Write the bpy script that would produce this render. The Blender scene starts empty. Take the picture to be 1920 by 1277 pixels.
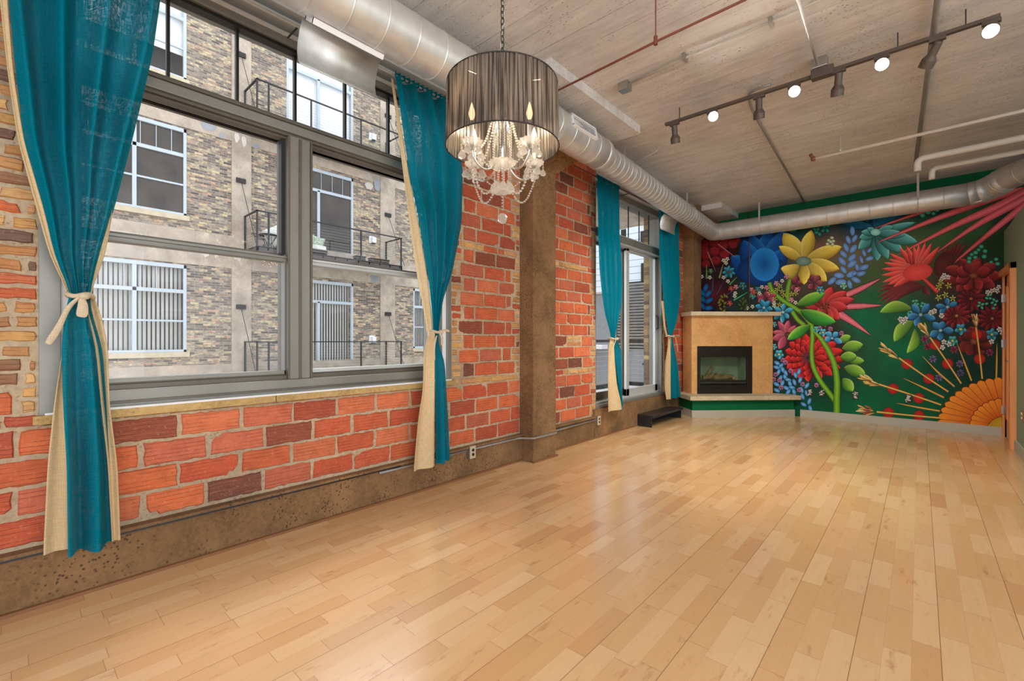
import bpy, bmesh, math, random
from mathutils import Vector, Matrix
random.seed(7)
SC = bpy.context.scene
COL = SC.collection
# ---------------------------------------------------------------- camera
FP = 853.3; CX, CY, CH = 3.07, 0.0, 1.25
TH = math.atan(765 / FP); S, C = math.sin(TH), math.cos(TH)
cd = bpy.data.cameras.new('camera'); cam = bpy.data.objects.new('camera', cd); COL.objects.link(cam)
cd.sensor_width = 36; cd.lens = 36 * FP / 1920; cd.clip_start = .02; cd.clip_end = 200
cd.shift_y = -1.5 / 1920
cam.location = (CX, CY, CH); cam.rotation_euler = (math.pi / 2, 0, TH)
SC.camera = cam
# ---------------------------------------------------------------- light
EXPOSURE = 0.0
SC.view_settings.view_transform = 'Standard'; SC.view_settings.look = 'None'
SC.view_settings.gamma = 1; SC.view_settings.use_curve_mapping = False
SC.view_settings.exposure = EXPOSURE
W = bpy.data.worlds.new('sky'); SC.world = W; W.use_nodes = True
WORLD = 2.2
def world():
    nt = W.node_tree; nt.nodes.clear()
    o = nt.nodes.new('ShaderNodeOutputWorld'); b = nt.nodes.new('ShaderNodeBackground')
    g = nt.nodes.new('ShaderNodeTexGradient'); t = nt.nodes.new('ShaderNodeTexCoord'); m = nt.nodes.new('ShaderNodeMapping')
    m.inputs['Rotation'].default_value = (0, math.pi / 2, 0)
    r = nt.nodes.new('ShaderNodeValToRGB')
    r.color_ramp.elements[0].color = (.93, .96, 1, 1); r.color_ramp.elements[1].color = (.80, .89, 1, 1)
    L = nt.links.new
    L(t.outputs['Generated'], m.inputs[0]); L(m.outputs[0], g.inputs[0]); L(g.outputs['Fac'], r.inputs[0])
    L(r.outputs[0], b.inputs[0]); b.inputs[1].default_value = WORLD; L(b.outputs[0], o.inputs[0])
world()
def area(name, loc, rot, sx, sy, power, col=(1, 1, 1)):
    l = bpy.data.lights.new(name, 'AREA'); l.shape = 'RECTANGLE'; l.size = sx; l.size_y = sy; l.energy = power; l.color = col
    o = bpy.data.objects.new(name, l); COL.objects.link(o); o.location = loc; o.rotation_euler = rot; return o
# unseen fill lamp added behind the camera to brighten the long room
area('rear_fill', (3.2, -3.6, 1.9), (math.radians(84), 0, math.pi), 6.0, 3.0, 170, (.93, .97, 1))
# another added fill lamp, out of view at the open right side
area('side_fill', (7.2, -.6, 1.8), (math.radians(90), 0, math.radians(90)), 4.6, 2.8, 120, (.93, .97, 1))

# the bright part of the overcast sky, above and behind the building opposite
sn = bpy.data.lights.new('bright_cloud', 'SUN'); sn.energy = 3.4; sn.angle = math.radians(42); sn.color = (.97, .98, 1)
so = bpy.data.objects.new('bright_cloud', sn); COL.objects.link(so); so.rotation_euler = Vector((.60, -.16, -.78)).to_track_quat('-Z', 'Y').to_euler()

# ---------------------------------------------------------------- pixel helpers (a pixel of the photograph onto a true plane)
def ray(px, py):
    r = (px - 960) / FP; u = (637 - py) / FP
    return (-S + r * C, C + r * S, u)
def onx(px, py, x):
    d = ray(px, py); t = (x - CX) / d[0]; return Vector((x, CY + t * d[1], CH + t * d[2]))
def ony(px, py, y):
    d = ray(px, py); t = (y - CY) / d[1]; return Vector((CX + t * d[0], y, CH + t * d[2]))
def onz(px, py, z):
    d = ray(px, py); t = (z - CH) / d[2]; return Vector((CX + t * d[0], CY + t * d[1], z))

# ---------------------------------------------------------------- colour and materials
def lin(c, k=1.0):
    o = []
    for v in c:
        v = v / 255.0
        o.append(min(1.0, k * (v / 12.92 if v <= .04045 else ((v + .055) / 1.055) ** 2.4)))
    return tuple(o) + (1.0,)
class NT:
    def __init__(s, name):
        s.m = bpy.data.materials.new(name); s.m.use_nodes = True; s.t = s.m.node_tree; s.t.nodes.clear()
        s.out = s.n('ShaderNodeOutputMaterial')
    def n(s, typ, **kw):
        x = s.t.nodes.new(typ)
        for k, v in kw.items(): setattr(x, k, v)
        return x
    def l(s, a, b): s.t.links.new(a, b)
    def set(s, sock, v):
        if hasattr(v, 'is_linked') or hasattr(v, 'links'): s.l(v, sock)
        else: sock.default_value = v
    def math(s, op, a, b=None, c=None):
        x = s.n('ShaderNodeMath', operation=op)
        s.set(x.inputs[0], a)
        if b is not None: s.set(x.inputs[1], b)
        if c is not None: s.set(x.inputs[2], c)
        return x.outputs[0]
    def mix(s, f, a, b, mode='MIX'):
        x = s.n('ShaderNodeMix', data_type='RGBA', blend_type=mode)
        s.set(x.inputs[0], f); s.set(x.inputs[6], a); s.set(x.inputs[7], b); return x.outputs[2]
    def coord(s, scale=(1, 1, 1), kind='Object'):
        t = s.n('ShaderNodeTexCoord'); m = s.n('ShaderNodeMapping'); m.inputs['Scale'].default_value = scale
        s.l(t.outputs[kind], m.inputs[0]); return m.outputs[0]
    def noise(s, vec, scale, detail=4, rough=.55, out=0):
        x = s.n('ShaderNodeTexNoise'); x.inputs['Scale'].default_value = scale; x.inputs['Detail'].default_value = detail
        x.inputs['Roughness'].default_value = rough
        if vec is not None: s.l(vec, x.inputs['Vector'])
        return x.outputs[out]
    def ramp(s, f, *st):
        x = s.n('ShaderNodeValToRGB'); s.l(f, x.inputs[0]); e = x.color_ramp.elements
        while len(e) < len(st): e.new(.5)
        for q, (p, c) in zip(e, st):
            q.position = p; q.color = c if len(c) == 4 else tuple(c) + (1,)
        return x.outputs[0]
    def bump(s, h, strength=.3, dist=.01):
        x = s.n('ShaderNodeBump'); x.inputs['Strength'].default_value = strength; x.inputs['Distance'].default_value = dist
        s.l(h, x.inputs['Height']); return x.outputs[0]
    def pbr(s, col, rough=.6, metal=0.0, normal=None, **kw):
        b = s.n('ShaderNodeBsdfPrincipled')
        s.set(b.inputs['Base Color'], col); s.set(b.inputs['Roughness'], rough); s.set(b.inputs['Metallic'], metal)
        if normal is not None: s.l(normal, b.inputs['Normal'])
        for k, v in kw.items(): s.set(b.inputs[k.replace('_', ' ')], v)
        s.l(b.outputs[0], s.out.inputs[0]); return b
G0, G1 = (0, 0, 0, 1), (1, 1, 1, 1)
def paint(name, rgb, rough=.6, metal=0.0, var=.12, scale=6, bump=.0, bscale=60, stretch=(1, 1, 1), **kw):
    t = NT(name); v = t.coord(stretch); nz = t.noise(v, scale)
    a = tuple(min(1, c * (1 - var)) for c in lin(rgb)[:3]) + (1,); b = tuple(min(1, c * (1 + var)) for c in lin(rgb)[:3]) + (1,)
    col = t.ramp(nz, (.3, a), (.7, b))
    nor = t.bump(t.noise(v, bscale, 6), bump, .01) if bump else None
    t.pbr(col, rough, metal, nor, **kw); return t.m
def emis(name, rgb, k):
    t = NT(name); e = t.n('ShaderNodeEmission'); e.inputs[0].default_value = lin(rgb); e.inputs[1].default_value = k
    t.l(e.outputs[0], t.out.inputs[0]); return t.m
def glass(name, tint=(255, 255, 255), refl=.9, ior=1.45):
    t = NT(name); tr = t.n('ShaderNodeBsdfTransparent'); tr.inputs[0].default_value = lin(tint)
    g = t.n('ShaderNodeBsdfGlossy'); g.inputs['Roughness'].default_value = .02
    f = t.n('ShaderNodeFresnel'); ge = t.n('ShaderNodeNewGeometry')
    t.l(t.math('MULTIPLY_ADD', ge.outputs['Backfacing'], 1 / ior - ior, ior), f.inputs[0])   # same reflectance from both sides of the pane
    m = t.n('ShaderNodeMixShader'); t.l(t.math('MULTIPLY', f.outputs[0], refl * .55), m.inputs[0])
    t.l(tr.outputs[0], m.inputs[1]); t.l(g.outputs[0], m.inputs[2]); t.l(m.outputs[0], t.out.inputs[0]); return t.m

def m_floor():
    t = NT('maple_floor'); tc = t.n('ShaderNodeTexCoord'); sp = t.n('ShaderNodeSeparateXYZ'); t.l(tc.outputs['Object'], sp.inputs[0])
    x, y = sp.outputs[0], sp.outputs[1]
    w = .087
    row = t.math('FLOOR', t.math('DIVIDE', x, w))
    wn = t.n('ShaderNodeTexWhiteNoise', noise_dimensions='1D'); t.l(row, wn.inputs['W'])
    ln = t.math('MULTIPLY_ADD', wn.outputs[0], .12, .34)
    yy = t.math('DIVIDE', t.math('ADD', y, t.math('MULTIPLY', wn.outputs[0], 7.3)), ln)
    seg = t.math('FLOOR', yy)
    cv = t.n('ShaderNodeCombineXYZ'); t.l(row, cv.inputs[0]); t.l(seg, cv.inputs[1])
    w2 = t.n('ShaderNodeTexWhiteNoise', noise_dimensions='2D'); t.l(cv.outputs[0], w2.inputs['Vector'])
    r1 = w2.outputs[0]
    # three-strip boards: their long seams show darker than the strip joints
    bw = w * 3
    fx = t.math('ABSOLUTE', t.math('SUBTRACT', t.math('FRACT', t.math('DIVIDE', x, bw)), .5))
    seam = t.math('GREATER_THAN', fx, .4945)
    fs = t.math('ABSOLUTE', t.math('SUBTRACT', t.math('FRACT', t.math('DIVIDE', x, w)), .5))
    fine = t.math('GREATER_THAN', fs, .49)
    fy = t.math('ABSOLUTE', t.math('SUBTRACT', t.math('FRACT', yy), .5))
    butt = t.math('GREATER_THAN', fy, .4965)
    v = t.n('ShaderNodeCombineXYZ')
    t.l(t.math('MULTIPLY_ADD', x, 34, t.math('MULTIPLY', r1, 50)), v.inputs[0]); t.l(t.math('MULTIPLY_ADD', y, 3.2, t.math('MULTIPLY', r1, 30)), v.inputs[1])
    grain = t.noise(v.outputs[0], 1.6, 6, .6)
    v2 = t.n('ShaderNodeCombineXYZ')
    t.l(t.math('MULTIPLY_ADD', x, 12, t.math('MULTIPLY', r1, 90)), v2.inputs[0]); t.l(t.math('MULTIPLY_ADD', y, 3, t.math('MULTIPLY', r1, 40)), v2.inputs[1])
    fleck = t.noise(v2.outputs[0], 1.3, 5, .65)
    base = t.ramp(r1, (0, lin((204, 156, 108))), (.07, lin((212, 168, 118))), (.5, lin((218, 176, 128))), (.93, lin((224, 187, 142))), (1, lin((196, 146, 100))))
    c = t.mix(t.math('MULTIPLY', t.math('SUBTRACT', grain, .35), .4), base, lin((186, 136, 92)))
    fl = t.ramp(fleck, (.60, G0), (.72, G1))
    c = t.mix(t.math('MULTIPLY', fl, .5), c, lin((150, 84, 48)))
    c = t.mix(t.math('MULTIPLY', fine, .16), c, lin((120, 78, 48)))
    c = t.mix(t.math('MULTIPLY', butt, .42), c, lin((120, 72, 42)))
    c = t.mix(t.math('MULTIPLY', seam, .62), c, lin((88, 54, 34)))
    h = t.math('SUBTRACT', 1.0, t.math('MAXIMUM', seam, butt))
    wide = t.noise(t.coord(), 2.2, 2)
    rough = t.math('MULTIPLY_ADD', wide, .12, .13)
    nor = t.bump(t.math('ADD', t.math('MULTIPLY', h, .4), t.math('MULTIPLY', wide, 1.2)), .12, .004)
    t.pbr(c, rough, 0, nor, Coat_Weight=.25, Coat_Roughness=.22); return t.m

def m_ceiling():
    t = NT('board_formed_concrete'); tc = t.n('ShaderNodeTexCoord'); sp = t.n('ShaderNodeSeparateXYZ'); t.l(tc.outputs['Object'], sp.inputs[0])
    x, y = sp.outputs[0], sp.outputs[1]
    ob = t.coord(); wob = t.noise(t.coord((.7, 2, 1)), 1.5, 3)
    yy = t.math('DIVIDE', t.math('MULTIPLY_ADD', wob, .02, y), .185)
    row = t.math('FLOOR', yy); wn = t.n('ShaderNodeTexWhiteNoise', noise_dimensions='1D'); t.l(row, wn.inputs['W'])
    f = t.math('ABSOLUTE', t.math('SUBTRACT', t.math('FRACT', yy), .5))
    crumb = t.noise(t.coord((1, 3, 1)), 26, 5, .7)
    line = t.math('GREATER_THAN', t.math('MULTIPLY_ADD', crumb, .07, f), .519)
    patch = t.noise(t.coord((.5, 1.6, 1)), 1.7, 3)
    line = t.math('MULTIPLY', t.math('MULTIPLY', line, t.math('MULTIPLY_ADD', wn.outputs[0], .9, .1)), t.ramp(patch, (.38, G0), (.56, G1)))
    big = t.noise(ob, 1.1, 5, .6); mid = t.noise(t.coord((.6, 3, 1)), 5, 6, .65)
    base = t.ramp(big, (.25, lin((176, 174, 172))), (.5, lin((204, 200, 196))), (.75, lin((222, 218, 213))))
    base = t.mix(t.math('MULTIPLY', wn.outputs[0], .3), base, lin((168, 163, 158)))
    c = t.mix(t.math('MULTIPLY', t.ramp(mid, (.42, G0), (.66, G1)), .55), base, lin((224, 220, 214)))
    pits = t.n('ShaderNodeTexVoronoi'); pits.inputs['Scale'].default_value = 42; t.l(t.coord((.6, 1.2, 1)), pits.inputs['Vector'])
    pt = t.math('MULTIPLY', t.math('LESS_THAN', pits.outputs[0], .2), t.ramp(t.noise(ob, 3.1, 3), (.44, G0), (.6, G1)))
    c = t.mix(t.math('MULTIPLY', pt, .62), c, lin((92, 78, 68)))
    c = t.mix(t.math('MULTIPLY', line, .72), c, lin((92, 80, 70)))
    hh = t.math('SUBTRACT', t.math('MULTIPLY', t.noise(ob, 18, 8, .7), .7), t.math('ADD', pt, line))
    nor = t.bump(hh, .55, .012)
    t.pbr(c, .88, 0, nor); return t.m
def m_concrete(name, a, b, pit=(60, 42, 30), pits=.5, bump=.6):
    t = NT(name); ob = t.coord(); big = t.noise(ob, 3, 6, .65); fine = t.noise(ob, 38, 8, .7)
    c = t.ramp(big, (.32, lin(a)), (.68, lin(b)))
    c = t.mix(t.math('MULTIPLY', t.ramp(fine, (.4, G0), (.7, G1)), .35), c, lin(tuple(min(255, int(v * 1.25)) for v in b)))
    v = t.n('ShaderNodeTexVoronoi'); v.inputs['Scale'].default_value = 46; t.l(ob, v.inputs['Vector'])
    p = t.math('MULTIPLY', t.math('LESS_THAN', v.outputs[0], .27), t.ramp(t.noise(ob, 4, 3), (.42, G0), (.58, G1)))
    c = t.mix(t.math('MULTIPLY', t.ramp(t.noise(ob, 1.4, 4), (.45, G0), (.66, G1)), .4), c, lin(tuple(int(q * .72) for q in a)))
    c = t.mix(t.math('MULTIPLY', p, pits), c, lin(pit))
    t.pbr(c, .85, 0, t.bump(t.math('SUBTRACT', fine, p), bump, .012)); return t.m
def m_brick():
    t = NT('brick'); a = t.n('ShaderNodeAttribute', attribute_name='Col'); ob = t.coord()
    n1 = t.noise(ob, 14, 6, .65); n2 = t.noise(t.coord((1, 1.2, 16)), 7, 4)
    c = t.mix(t.math('MULTIPLY', t.ramp(n1, (.42, G0), (.75, G1)), .42), a.outputs[0], lin((128, 60, 36)))
    c = t.mix(t.math('MULTIPLY', t.ramp(n2, (.5, G0), (.8, G1)), .3), c, lin((224, 136, 86)))
    sp = t.n('ShaderNodeSeparateXYZ'); t.l(ob, sp.inputs[0])
    sc = t.math('ABSOLUTE', t.math('SUBTRACT', t.math('FRACT', t.math('DIVIDE', t.math('MULTIPLY_ADD', t.noise(t.coord((1, 1, 1)), 9, 2), .006, sp.outputs[2]), .0215)), .5))
    sc = t.math('MULTIPLY', t.math('GREATER_THAN', sc, .445), t.ramp(t.noise(t.coord((1, 1, 3)), 5, 4), (.42, G0), (.52, G1)))
    c = t.mix(t.math('MULTIPLY', sc, .75), c, lin((104, 44, 30)))
    dust = t.noise(ob, 70, 6, .7)
    c = t.mix(t.math('MULTIPLY', t.ramp(dust, (.56, G0), (.74, G1)), .4), c, lin((206, 176, 146)))
    t.pbr(c, .8, 0, t.bump(t.math('SUBTRACT', t.math('ADD', t.math('MULTIPLY', n1, .6), t.math('MULTIPLY', n2, .8)), t.math('MULTIPLY', sc, .5)), .6, .006)); return t.m
def m_vcol(name, rough=.7, var=.12, scale=30, bump=.0, spec=.5):
    t = NT(name); a = t.n('ShaderNodeAttribute', attribute_name='Col'); ob = t.coord()
    nz = t.noise(ob, scale, 5)
    k = t.ramp(nz, (.25, (1 - var,) * 3), (.75, (1, 1, 1)))
    c = t.mix(1.0, a.outputs[0], k, 'MULTIPLY')
    t.pbr(c, rough, 0, t.bump(nz, bump, .004) if bump else None, Specular_IOR_Level=spec); return t.m
def m_cloth(name, rgb, thru, open_=0.0):
    t = NT(name); tc = t.n('ShaderNodeTexCoord')
    u = t.n('ShaderNodeMapping'); u.inputs['Scale'].default_value = (30, 30, 330); t.l(tc.outputs['Object'], u.inputs[0])
    v = t.n('ShaderNodeMapping'); v.inputs['Scale'].default_value = (260, 260, 14); t.l(tc.outputs['Object'], v.inputs[0])
    a = t.noise(u.outputs[0], 1, 3); b = t.noise(v.outputs[0], 1, 3)
    wv = t.math('MULTIPLY', t.math('ADD', a, b), .5)
    col = t.ramp(wv, (.3, lin(rgb, .72)), (.7, lin(rgb, 1.18)))
    d = t.n('ShaderNodeBsdfDiffuse'); t.l(col, d.inputs[0])
    tr = t.n('ShaderNodeBsdfTranslucent'); t.l(t.mix(.45, col, lin(tuple(min(255, int(q * .55 + 110)) for q in rgb))), tr.inputs[0])
    nor = t.bump(wv, .35, .003); t.l(nor, d.inputs['Normal'])
    m = t.n('ShaderNodeMixShader'); t.set(m.inputs[0], t.ramp(wv, (.45, (thru * .6,) * 3), (.6, (thru * 1.5,) * 3)))
    t.l(d.outputs[0], m.inputs[1]); t.l(tr.outputs[0], m.inputs[2])
    # open weave: tiny gaps let the window behind show through
    tp = t.n('ShaderNodeBsdfTransparent'); m2 = t.n('ShaderNodeMixShader')
    slub = t.noise(t.coord((9, 9, 1.5)), 1, 3)
    t.l(t.math('MULTIPLY', t.ramp(wv, (.49, G0), (.62, (open_, open_, open_))), t.ramp(slub, (.4, (.35,) * 3), (.6, G1))), m2.inputs[0])
    t.l(m.outputs[0], m2.inputs[1]); t.l(tp.outputs[0], m2.inputs[2]); t.l(m2.outputs[0], t.out.inputs[0]); return t.m
def m_facade():
    t = NT('courtyard_brick'); tc = t.n('ShaderNodeTexCoord'); mp = t.n('ShaderNodeMapping')
    sp = t.n('ShaderNodeSeparateXYZ'); t.l(tc.outputs['Object'], sp.inputs[0]); cb = t.n('ShaderNodeCombineXYZ')
    t.l(sp.outputs[1], cb.inputs[0]); t.l(sp.outputs[2], cb.inputs[1]); t.l(cb.outputs[0], mp.inputs[0])
    b = t.n('ShaderNodeTexBrick'); t.l(mp.outputs[0], b.inputs['Vector'])
    for k, v in dict(Scale=1.0, Brick_Width=.21, Row_Height=.069, Mortar_Size=.008).items(): b.inputs[k.replace('_', ' ')].default_value = v
    b.inputs['Mortar Smooth'].default_value = .3; b.inputs['Bias'].default_value = 0
    b.inputs['Color1'].default_value = G0; b.inputs['Color2'].default_value = G1; b.inputs['Mortar'].default_value = (.5, .5, .5, 1)
    col = t.ramp(b.outputs[0], (0, lin((74, 67, 66))), (.3, lin((124, 112, 104))), (.55, lin((170, 155, 136))), (.78, lin((214, 196, 152))), (.93, lin((202, 154, 126))), (1, lin((98, 78, 74))))
    big = t.noise(tc.outputs['Object'], .7, 4)
    col = t.mix(t.math('MULTIPLY', t.ramp(big, (.35, G0), (.7, G1)), .35), col, lin((190, 176, 154)))
    grime = t.noise(t.coord((1, 5, 14)), 1.6, 5, .7)
    col = t.mix(t.math('MULTIPLY', t.ramp(grime, (.47, G0), (.58, G1)), .65), col, lin((82, 75, 72)))
    col = t.mix(b.outputs[1], col, lin((158, 148, 136)))
    t.pbr(col, .9, 0, t.bump(t.math('SUBTRACT', 1.0, b.outputs[1]), .5, .01)); return t.m
def m_duct():
    t = NT('galvanised_duct'); v = t.coord((1, 1, 1)); n1 = t.noise(v, 9, 4); n2 = t.noise(v, 2.2, 3)
    c = t.ramp(n1, (.3, lin((196, 197, 195))), (.7, lin((220, 220, 217))))
    t.pbr(c, t.math('MULTIPLY_ADD', n2, .2, .34), .6, t.bump(n2, .08, .02)); return t.m

MF = m_floor(); MC = m_ceiling(); MBR = m_brick()
MORT = m_concrete('mortar', (166, 144, 116), (196, 178, 150), (110, 82, 58), .4)
MCOL = m_concrete('brown_concrete', (102, 76, 48), (150, 114, 76), (50, 34, 22), .75, .8)
MCOLD = MCOL
MCAP = m_concrete('brown_cap_concrete', (120, 90, 66), (156, 122, 92), (70, 50, 36), .3)
MSILL = m_concrete('tan_sill_stone', (172, 140, 84), (202, 172, 116), (110, 84, 50), .35)
MFAC = m_facade()
MFCON = m_concrete('weathered_concrete', (156, 142, 126), (192, 178, 160), (120, 104, 90), .3, .3)
MDUCT = m_duct()
MDSEAM = paint('duct_seam', (120, 118, 114), .45, .7, .1)
MALU = paint('aluminium_frame', (134, 134, 128), .42, .35, .10, 3)
MALUD = paint('bronze_grey_frame', (100, 94, 84), .45, .3, .12, 3)
MALUL = paint('light_aluminium', (196, 200, 200), .38, .3, .06, 3)
MPALEG = paint('pale_grey_header', (208, 210, 208), .45, .1, .05, 2)
MBLK = paint('black_gasket', (26, 24, 22), .5)
MGLASS = glass('window_glass')
MWHITE = paint('white_paint', (232, 234, 236), .5, 0, .04)
MFRAMEW = paint('pale_window_frame', (186, 196, 204), .5, 0, .04)
MDARKGL = paint('dark_room_glass', (66, 60, 54), .04, 0, .45, 1.2, Specular_IOR_Level=.45)
MBLIND = paint('blind_vane', (206, 204, 198), .7, 0, .05)
MRAIL = paint('dark_steel_rail', (52, 52, 54), .5, .4, .1)
MTEAL = m_cloth('teal_linen', (0, 122, 144), .26, .2)
MBURL = m_cloth('cream_linen', (222, 196, 152), .18)
MTIE = m_cloth('tie_linen', (214, 196, 168), .1)
MWALLG = paint('dark_green_paint', (8, 96, 58), .65, 0, .08, Specular_IOR_Level=.15)
MSAGE = paint('sage_wall_paint', (128, 150, 126), .65, 0, .04, 2)
MBASE = paint('pale_baseboard', (176, 172, 156), .6, 0, .05, 3)
MPLAST = m_concrete('gold_plaster', (196, 140, 84), (216, 168, 108), (180, 130, 80), .1, .15)
MSLAB = m_concrete('cast_stone_slab', (190, 168, 134), (214, 198, 168), (120, 96, 70), .55, .3)
MFBLK = paint('black_firebox', (30, 26, 24), .45, .2, .1)
MPINE = paint('orange_door_wood', (222, 148, 92), .45, 0, .1, 3, .1, 20, (6, 6, .5))
MSTEEL = paint('brushed_steel', (180, 178, 172), .3, .9, .06)
MTRACK = paint('brown_track_metal', (92, 82, 74), .5, .3, .08)
MCOND = paint('pale_conduit', (190, 184, 174), .45, .35, .06)
MCONDG = paint('grey_conduit', (156, 152, 146), .5, .4, .1)
MRUST = paint('rust_red_pipe', (128, 74, 58), .6, .2, .15, 12)
MPVC = paint('white_insulated_pipe', (212, 204, 190), .5, 0, .04)
MCHROME = paint('chrome', (214, 212, 206), .12, 1, .03)
MBULB = emis('candle_bulb_glow', (255, 226, 176), 16)
MSPOT = emis('spot_lens_glow', (255, 244, 222), 40)
MDIM = emis('spot_lens_side', (255, 236, 200), 6)
MOUT = paint('outlet_plate', (196, 186, 156), .4, .1, .05)
MBENCH = paint('blackened_steel', (48, 50, 54), .28, .5, .15, 5)
MCROWN = None

# ---------------------------------------------------------------- mesh helper
class M:
    def __init__(s): s.v = []; s.f = []; s.c = []; s.mi = []
    def add(s, vs, fs, col=None, mi=0):
        k = len(s.v); s.v += [tuple(q) for q in vs]
        for f in fs: s.f.append([i + k for i in f]); s.c.append(col); s.mi.append(mi)
    def box(s, x0, x1, y0, y1, z0, z1, col=None, mi=0):
        s.add([(x0, y0, z0), (x1, y0, z0), (x1, y1, z0), (x0, y1, z0), (x0, y0, z1), (x1, y0, z1), (x1, y1, z1), (x0, y1, z1)],
              [(0, 3, 2, 1), (4, 5, 6, 7), (0, 1, 5, 4), (1, 2, 6, 5), (2, 3, 7, 6), (3, 0, 4, 7)], col, mi)
    def obox(s, c, size, mat, col=None, mi=0):
        hx, hy, hz = [q / 2 for q in size]; c = Vector(c)
        vs = [c + mat @ Vector((a * hx, b * hy, d * hz)) for d in (-1, 1) for a, b in ((-1, -1), (1, -1), (1, 1), (-1, 1))]
        s.add(vs, [(0, 3, 2, 1), (4, 5, 6, 7), (0, 1, 5, 4), (1, 2, 6, 5), (2, 3, 7, 6), (3, 0, 4, 7)], col, mi)
    def prism(s, pts, z0, z1, col=None, mi=0):
        n = len(pts)
        s.add([(p[0], p[1], z0) for p in pts] + [(p[0], p[1], z1) for p in pts],
              [tuple(range(n))[::-1], tuple(range(n, 2 * n))] + [(i, (i + 1) % n, n + (i + 1) % n, n + i) for i in range(n)], col, mi)
    def extr(s, pts3, d, col=None, mi=0):
        n = len(pts3); d = Vector(d)
        s.add([Vector(p) for p in pts3] + [Vector(p) + d for p in pts3],
              [tuple(range(n))[::-1], tuple(range(n, 2 * n))] + [(i, (i + 1) % n, n + (i + 1) % n, n + i) for i in range(n)], col, mi)
    def tube(s, pts, r, n=10, closed=False, col=None, mi=0, cap=True):
        pts = [Vector(p) for p in pts]; rs = r if isinstance(r, (list, tuple)) else [r] * len(pts)
        k = len(pts); rings = []
        up = None
        for i, p in enumerate(pts):
            a = pts[(i - 1) % k] if (closed or i > 0) else p; b = pts[(i + 1) % k] if (closed or i < k - 1) else p
            d = (b - a).normalized()
            if up is None or abs(up.dot(d)) > .99:
                up = Vector((0, 0, 1)) if abs(d.z) < .9 else Vector((1, 0, 0))
            e = d.cross(up).normalized(); g = e.cross(d).normalized(); up = g
            rings.append([p + rs[i] * (math.cos(2 * math.pi * j / n) * e + math.sin(2 * math.pi * j / n) * g) for j in range(n)])
        vs = [q for rg in rings for q in rg]; fs = []
        for i in range(k if closed else k - 1):
            for j in range(n):
                a = i * n + j; b = i * n + (j + 1) % n; c2 = ((i + 1) % k) * n + (j + 1) % n; d2 = ((i + 1) % k) * n + j
                fs.append((a, b, c2, d2))
        if cap and not closed: fs += [tuple(range(n))[::-1], tuple(range((k - 1) * n, k * n))]
        s.add(vs, fs, col, mi)
    def lathe(s, prof, c, n=24, mat=None, col=None, mi=0, flute=0.0, nf=8):
        c = Vector(c); vs = []; fs = []
        for r, z in prof:
            for j in range(n):
                a = 2 * math.pi * j / n; rr = r * (1 + flute * math.cos(nf * a))
                q = Vector((rr * math.cos(a), rr * math.sin(a), z))
                vs.append(c + (mat @ q if mat else q))
        for i in range(len(prof) - 1):
            for j in range(n):
                fs.append((i * n + j, i * n + (j + 1) % n, (i + 1) * n + (j + 1) % n, (i + 1) * n + j))
        if prof[0][0] > 1e-4: fs.append(tuple(range(n))[::-1])
        if prof[-1][0] > 1e-4: fs.append(tuple(range((len(prof) - 1) * n, len(prof) * n)))
        s.add(vs, fs, col, mi)
    def ball(s, c, r, n=8, m=6, sc=(1, 1, 1), col=None, mi=0):
        c = Vector(c); prof = []
        vs = [c + Vector((0, 0, -r * sc[2]))]; fs = []
        for i in range(1, m):
            a = math.pi * i / m
            for j in range(n):
                b = 2 * math.pi * j / n
                vs.append(c + Vector((r * sc[0] * math.sin(a) * math.cos(b), r * sc[1] * math.sin(a) * math.sin(b), -r * sc[2] * math.cos(a))))
        vs.append(c + Vector((0, 0, r * sc[2])))
        for j in range(n): fs.append((0, 1 + (j + 1) % n, 1 + j))
        for i in range(m - 2):
            for j in range(n):
                a = 1 + i * n
                fs.append((a + j, a + (j + 1) % n, a + n + (j + 1) % n, a + n + j))
        l = 1 + (m - 2) * n
        for j in range(n): fs.append((l + j, l + (j + 1) % n, len(vs) - 1))
        s.add(vs, fs, col, mi)
    def build(s, name, mat, parent=None, smooth=False, bevel=0, loc=None):
        me = bpy.data.meshes.new(name)
        vs = s.v
        if loc is not None: vs = [(a - loc[0], b - loc[1], c - loc[2]) for a, b, c in vs]
        me.from_pydata(vs, [], s.f)
        mats = mat if isinstance(mat, (list, tuple)) else [mat]
        for q in mats: me.materials.append(q)
        if any(s.mi): me.polygons.foreach_set('material_index', s.mi)
        if any(c is not None for c in s.c):
            at = me.color_attributes.new('Col', 'FLOAT_COLOR', 'CORNER'); buf = []
            for f, c in zip(s.f, s.c):
                if c is None: c = (1, 1, 1, 1)
                if isinstance(c[0], (tuple, list)):
                    for q in c: buf += list(q)
                else: buf += list(c) * len(f)
            at.data.foreach_set('color', buf)
        if smooth: me.polygons.foreach_set('use_smooth', [True] * len(me.polygons))
        me.update()
        o = bpy.data.objects.new(name, me); COL.objects.link(o)
        if loc is not None: o.location = loc
        if parent is not None:
            o.parent = parent
            if loc is None: o.location = -Vector(parent.location) if parent.type == 'EMPTY' and parent.parent is None else (0, 0, 0)
            else: o.location = Vector(loc) - Vector(parent.location)
        if smooth == 'auto':
            pass
        if bevel:
            b = o.modifiers.new('bevel', 'BEVEL'); b.width = bevel; b.segments = 2; b.limit_method = 'ANGLE'; b.angle_limit = .6
        return o
def box(name, mat, x0, x1, y0, y1, z0, z1, parent=None, bevel=0):
    m = M(); m.box(x0, x1, y0, y1, z0, z1); return m.build(name, mat, parent, bevel=bevel)
def thing(name, label, cat, loc=(0, 0, 0), group=None):
    o = bpy.data.objects.new(name, None); COL.objects.link(o); o.location = loc; o['label'] = label; o['category'] = cat
    o.empty_display_size = .1
    if group: o['group'] = group
    return o
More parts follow.
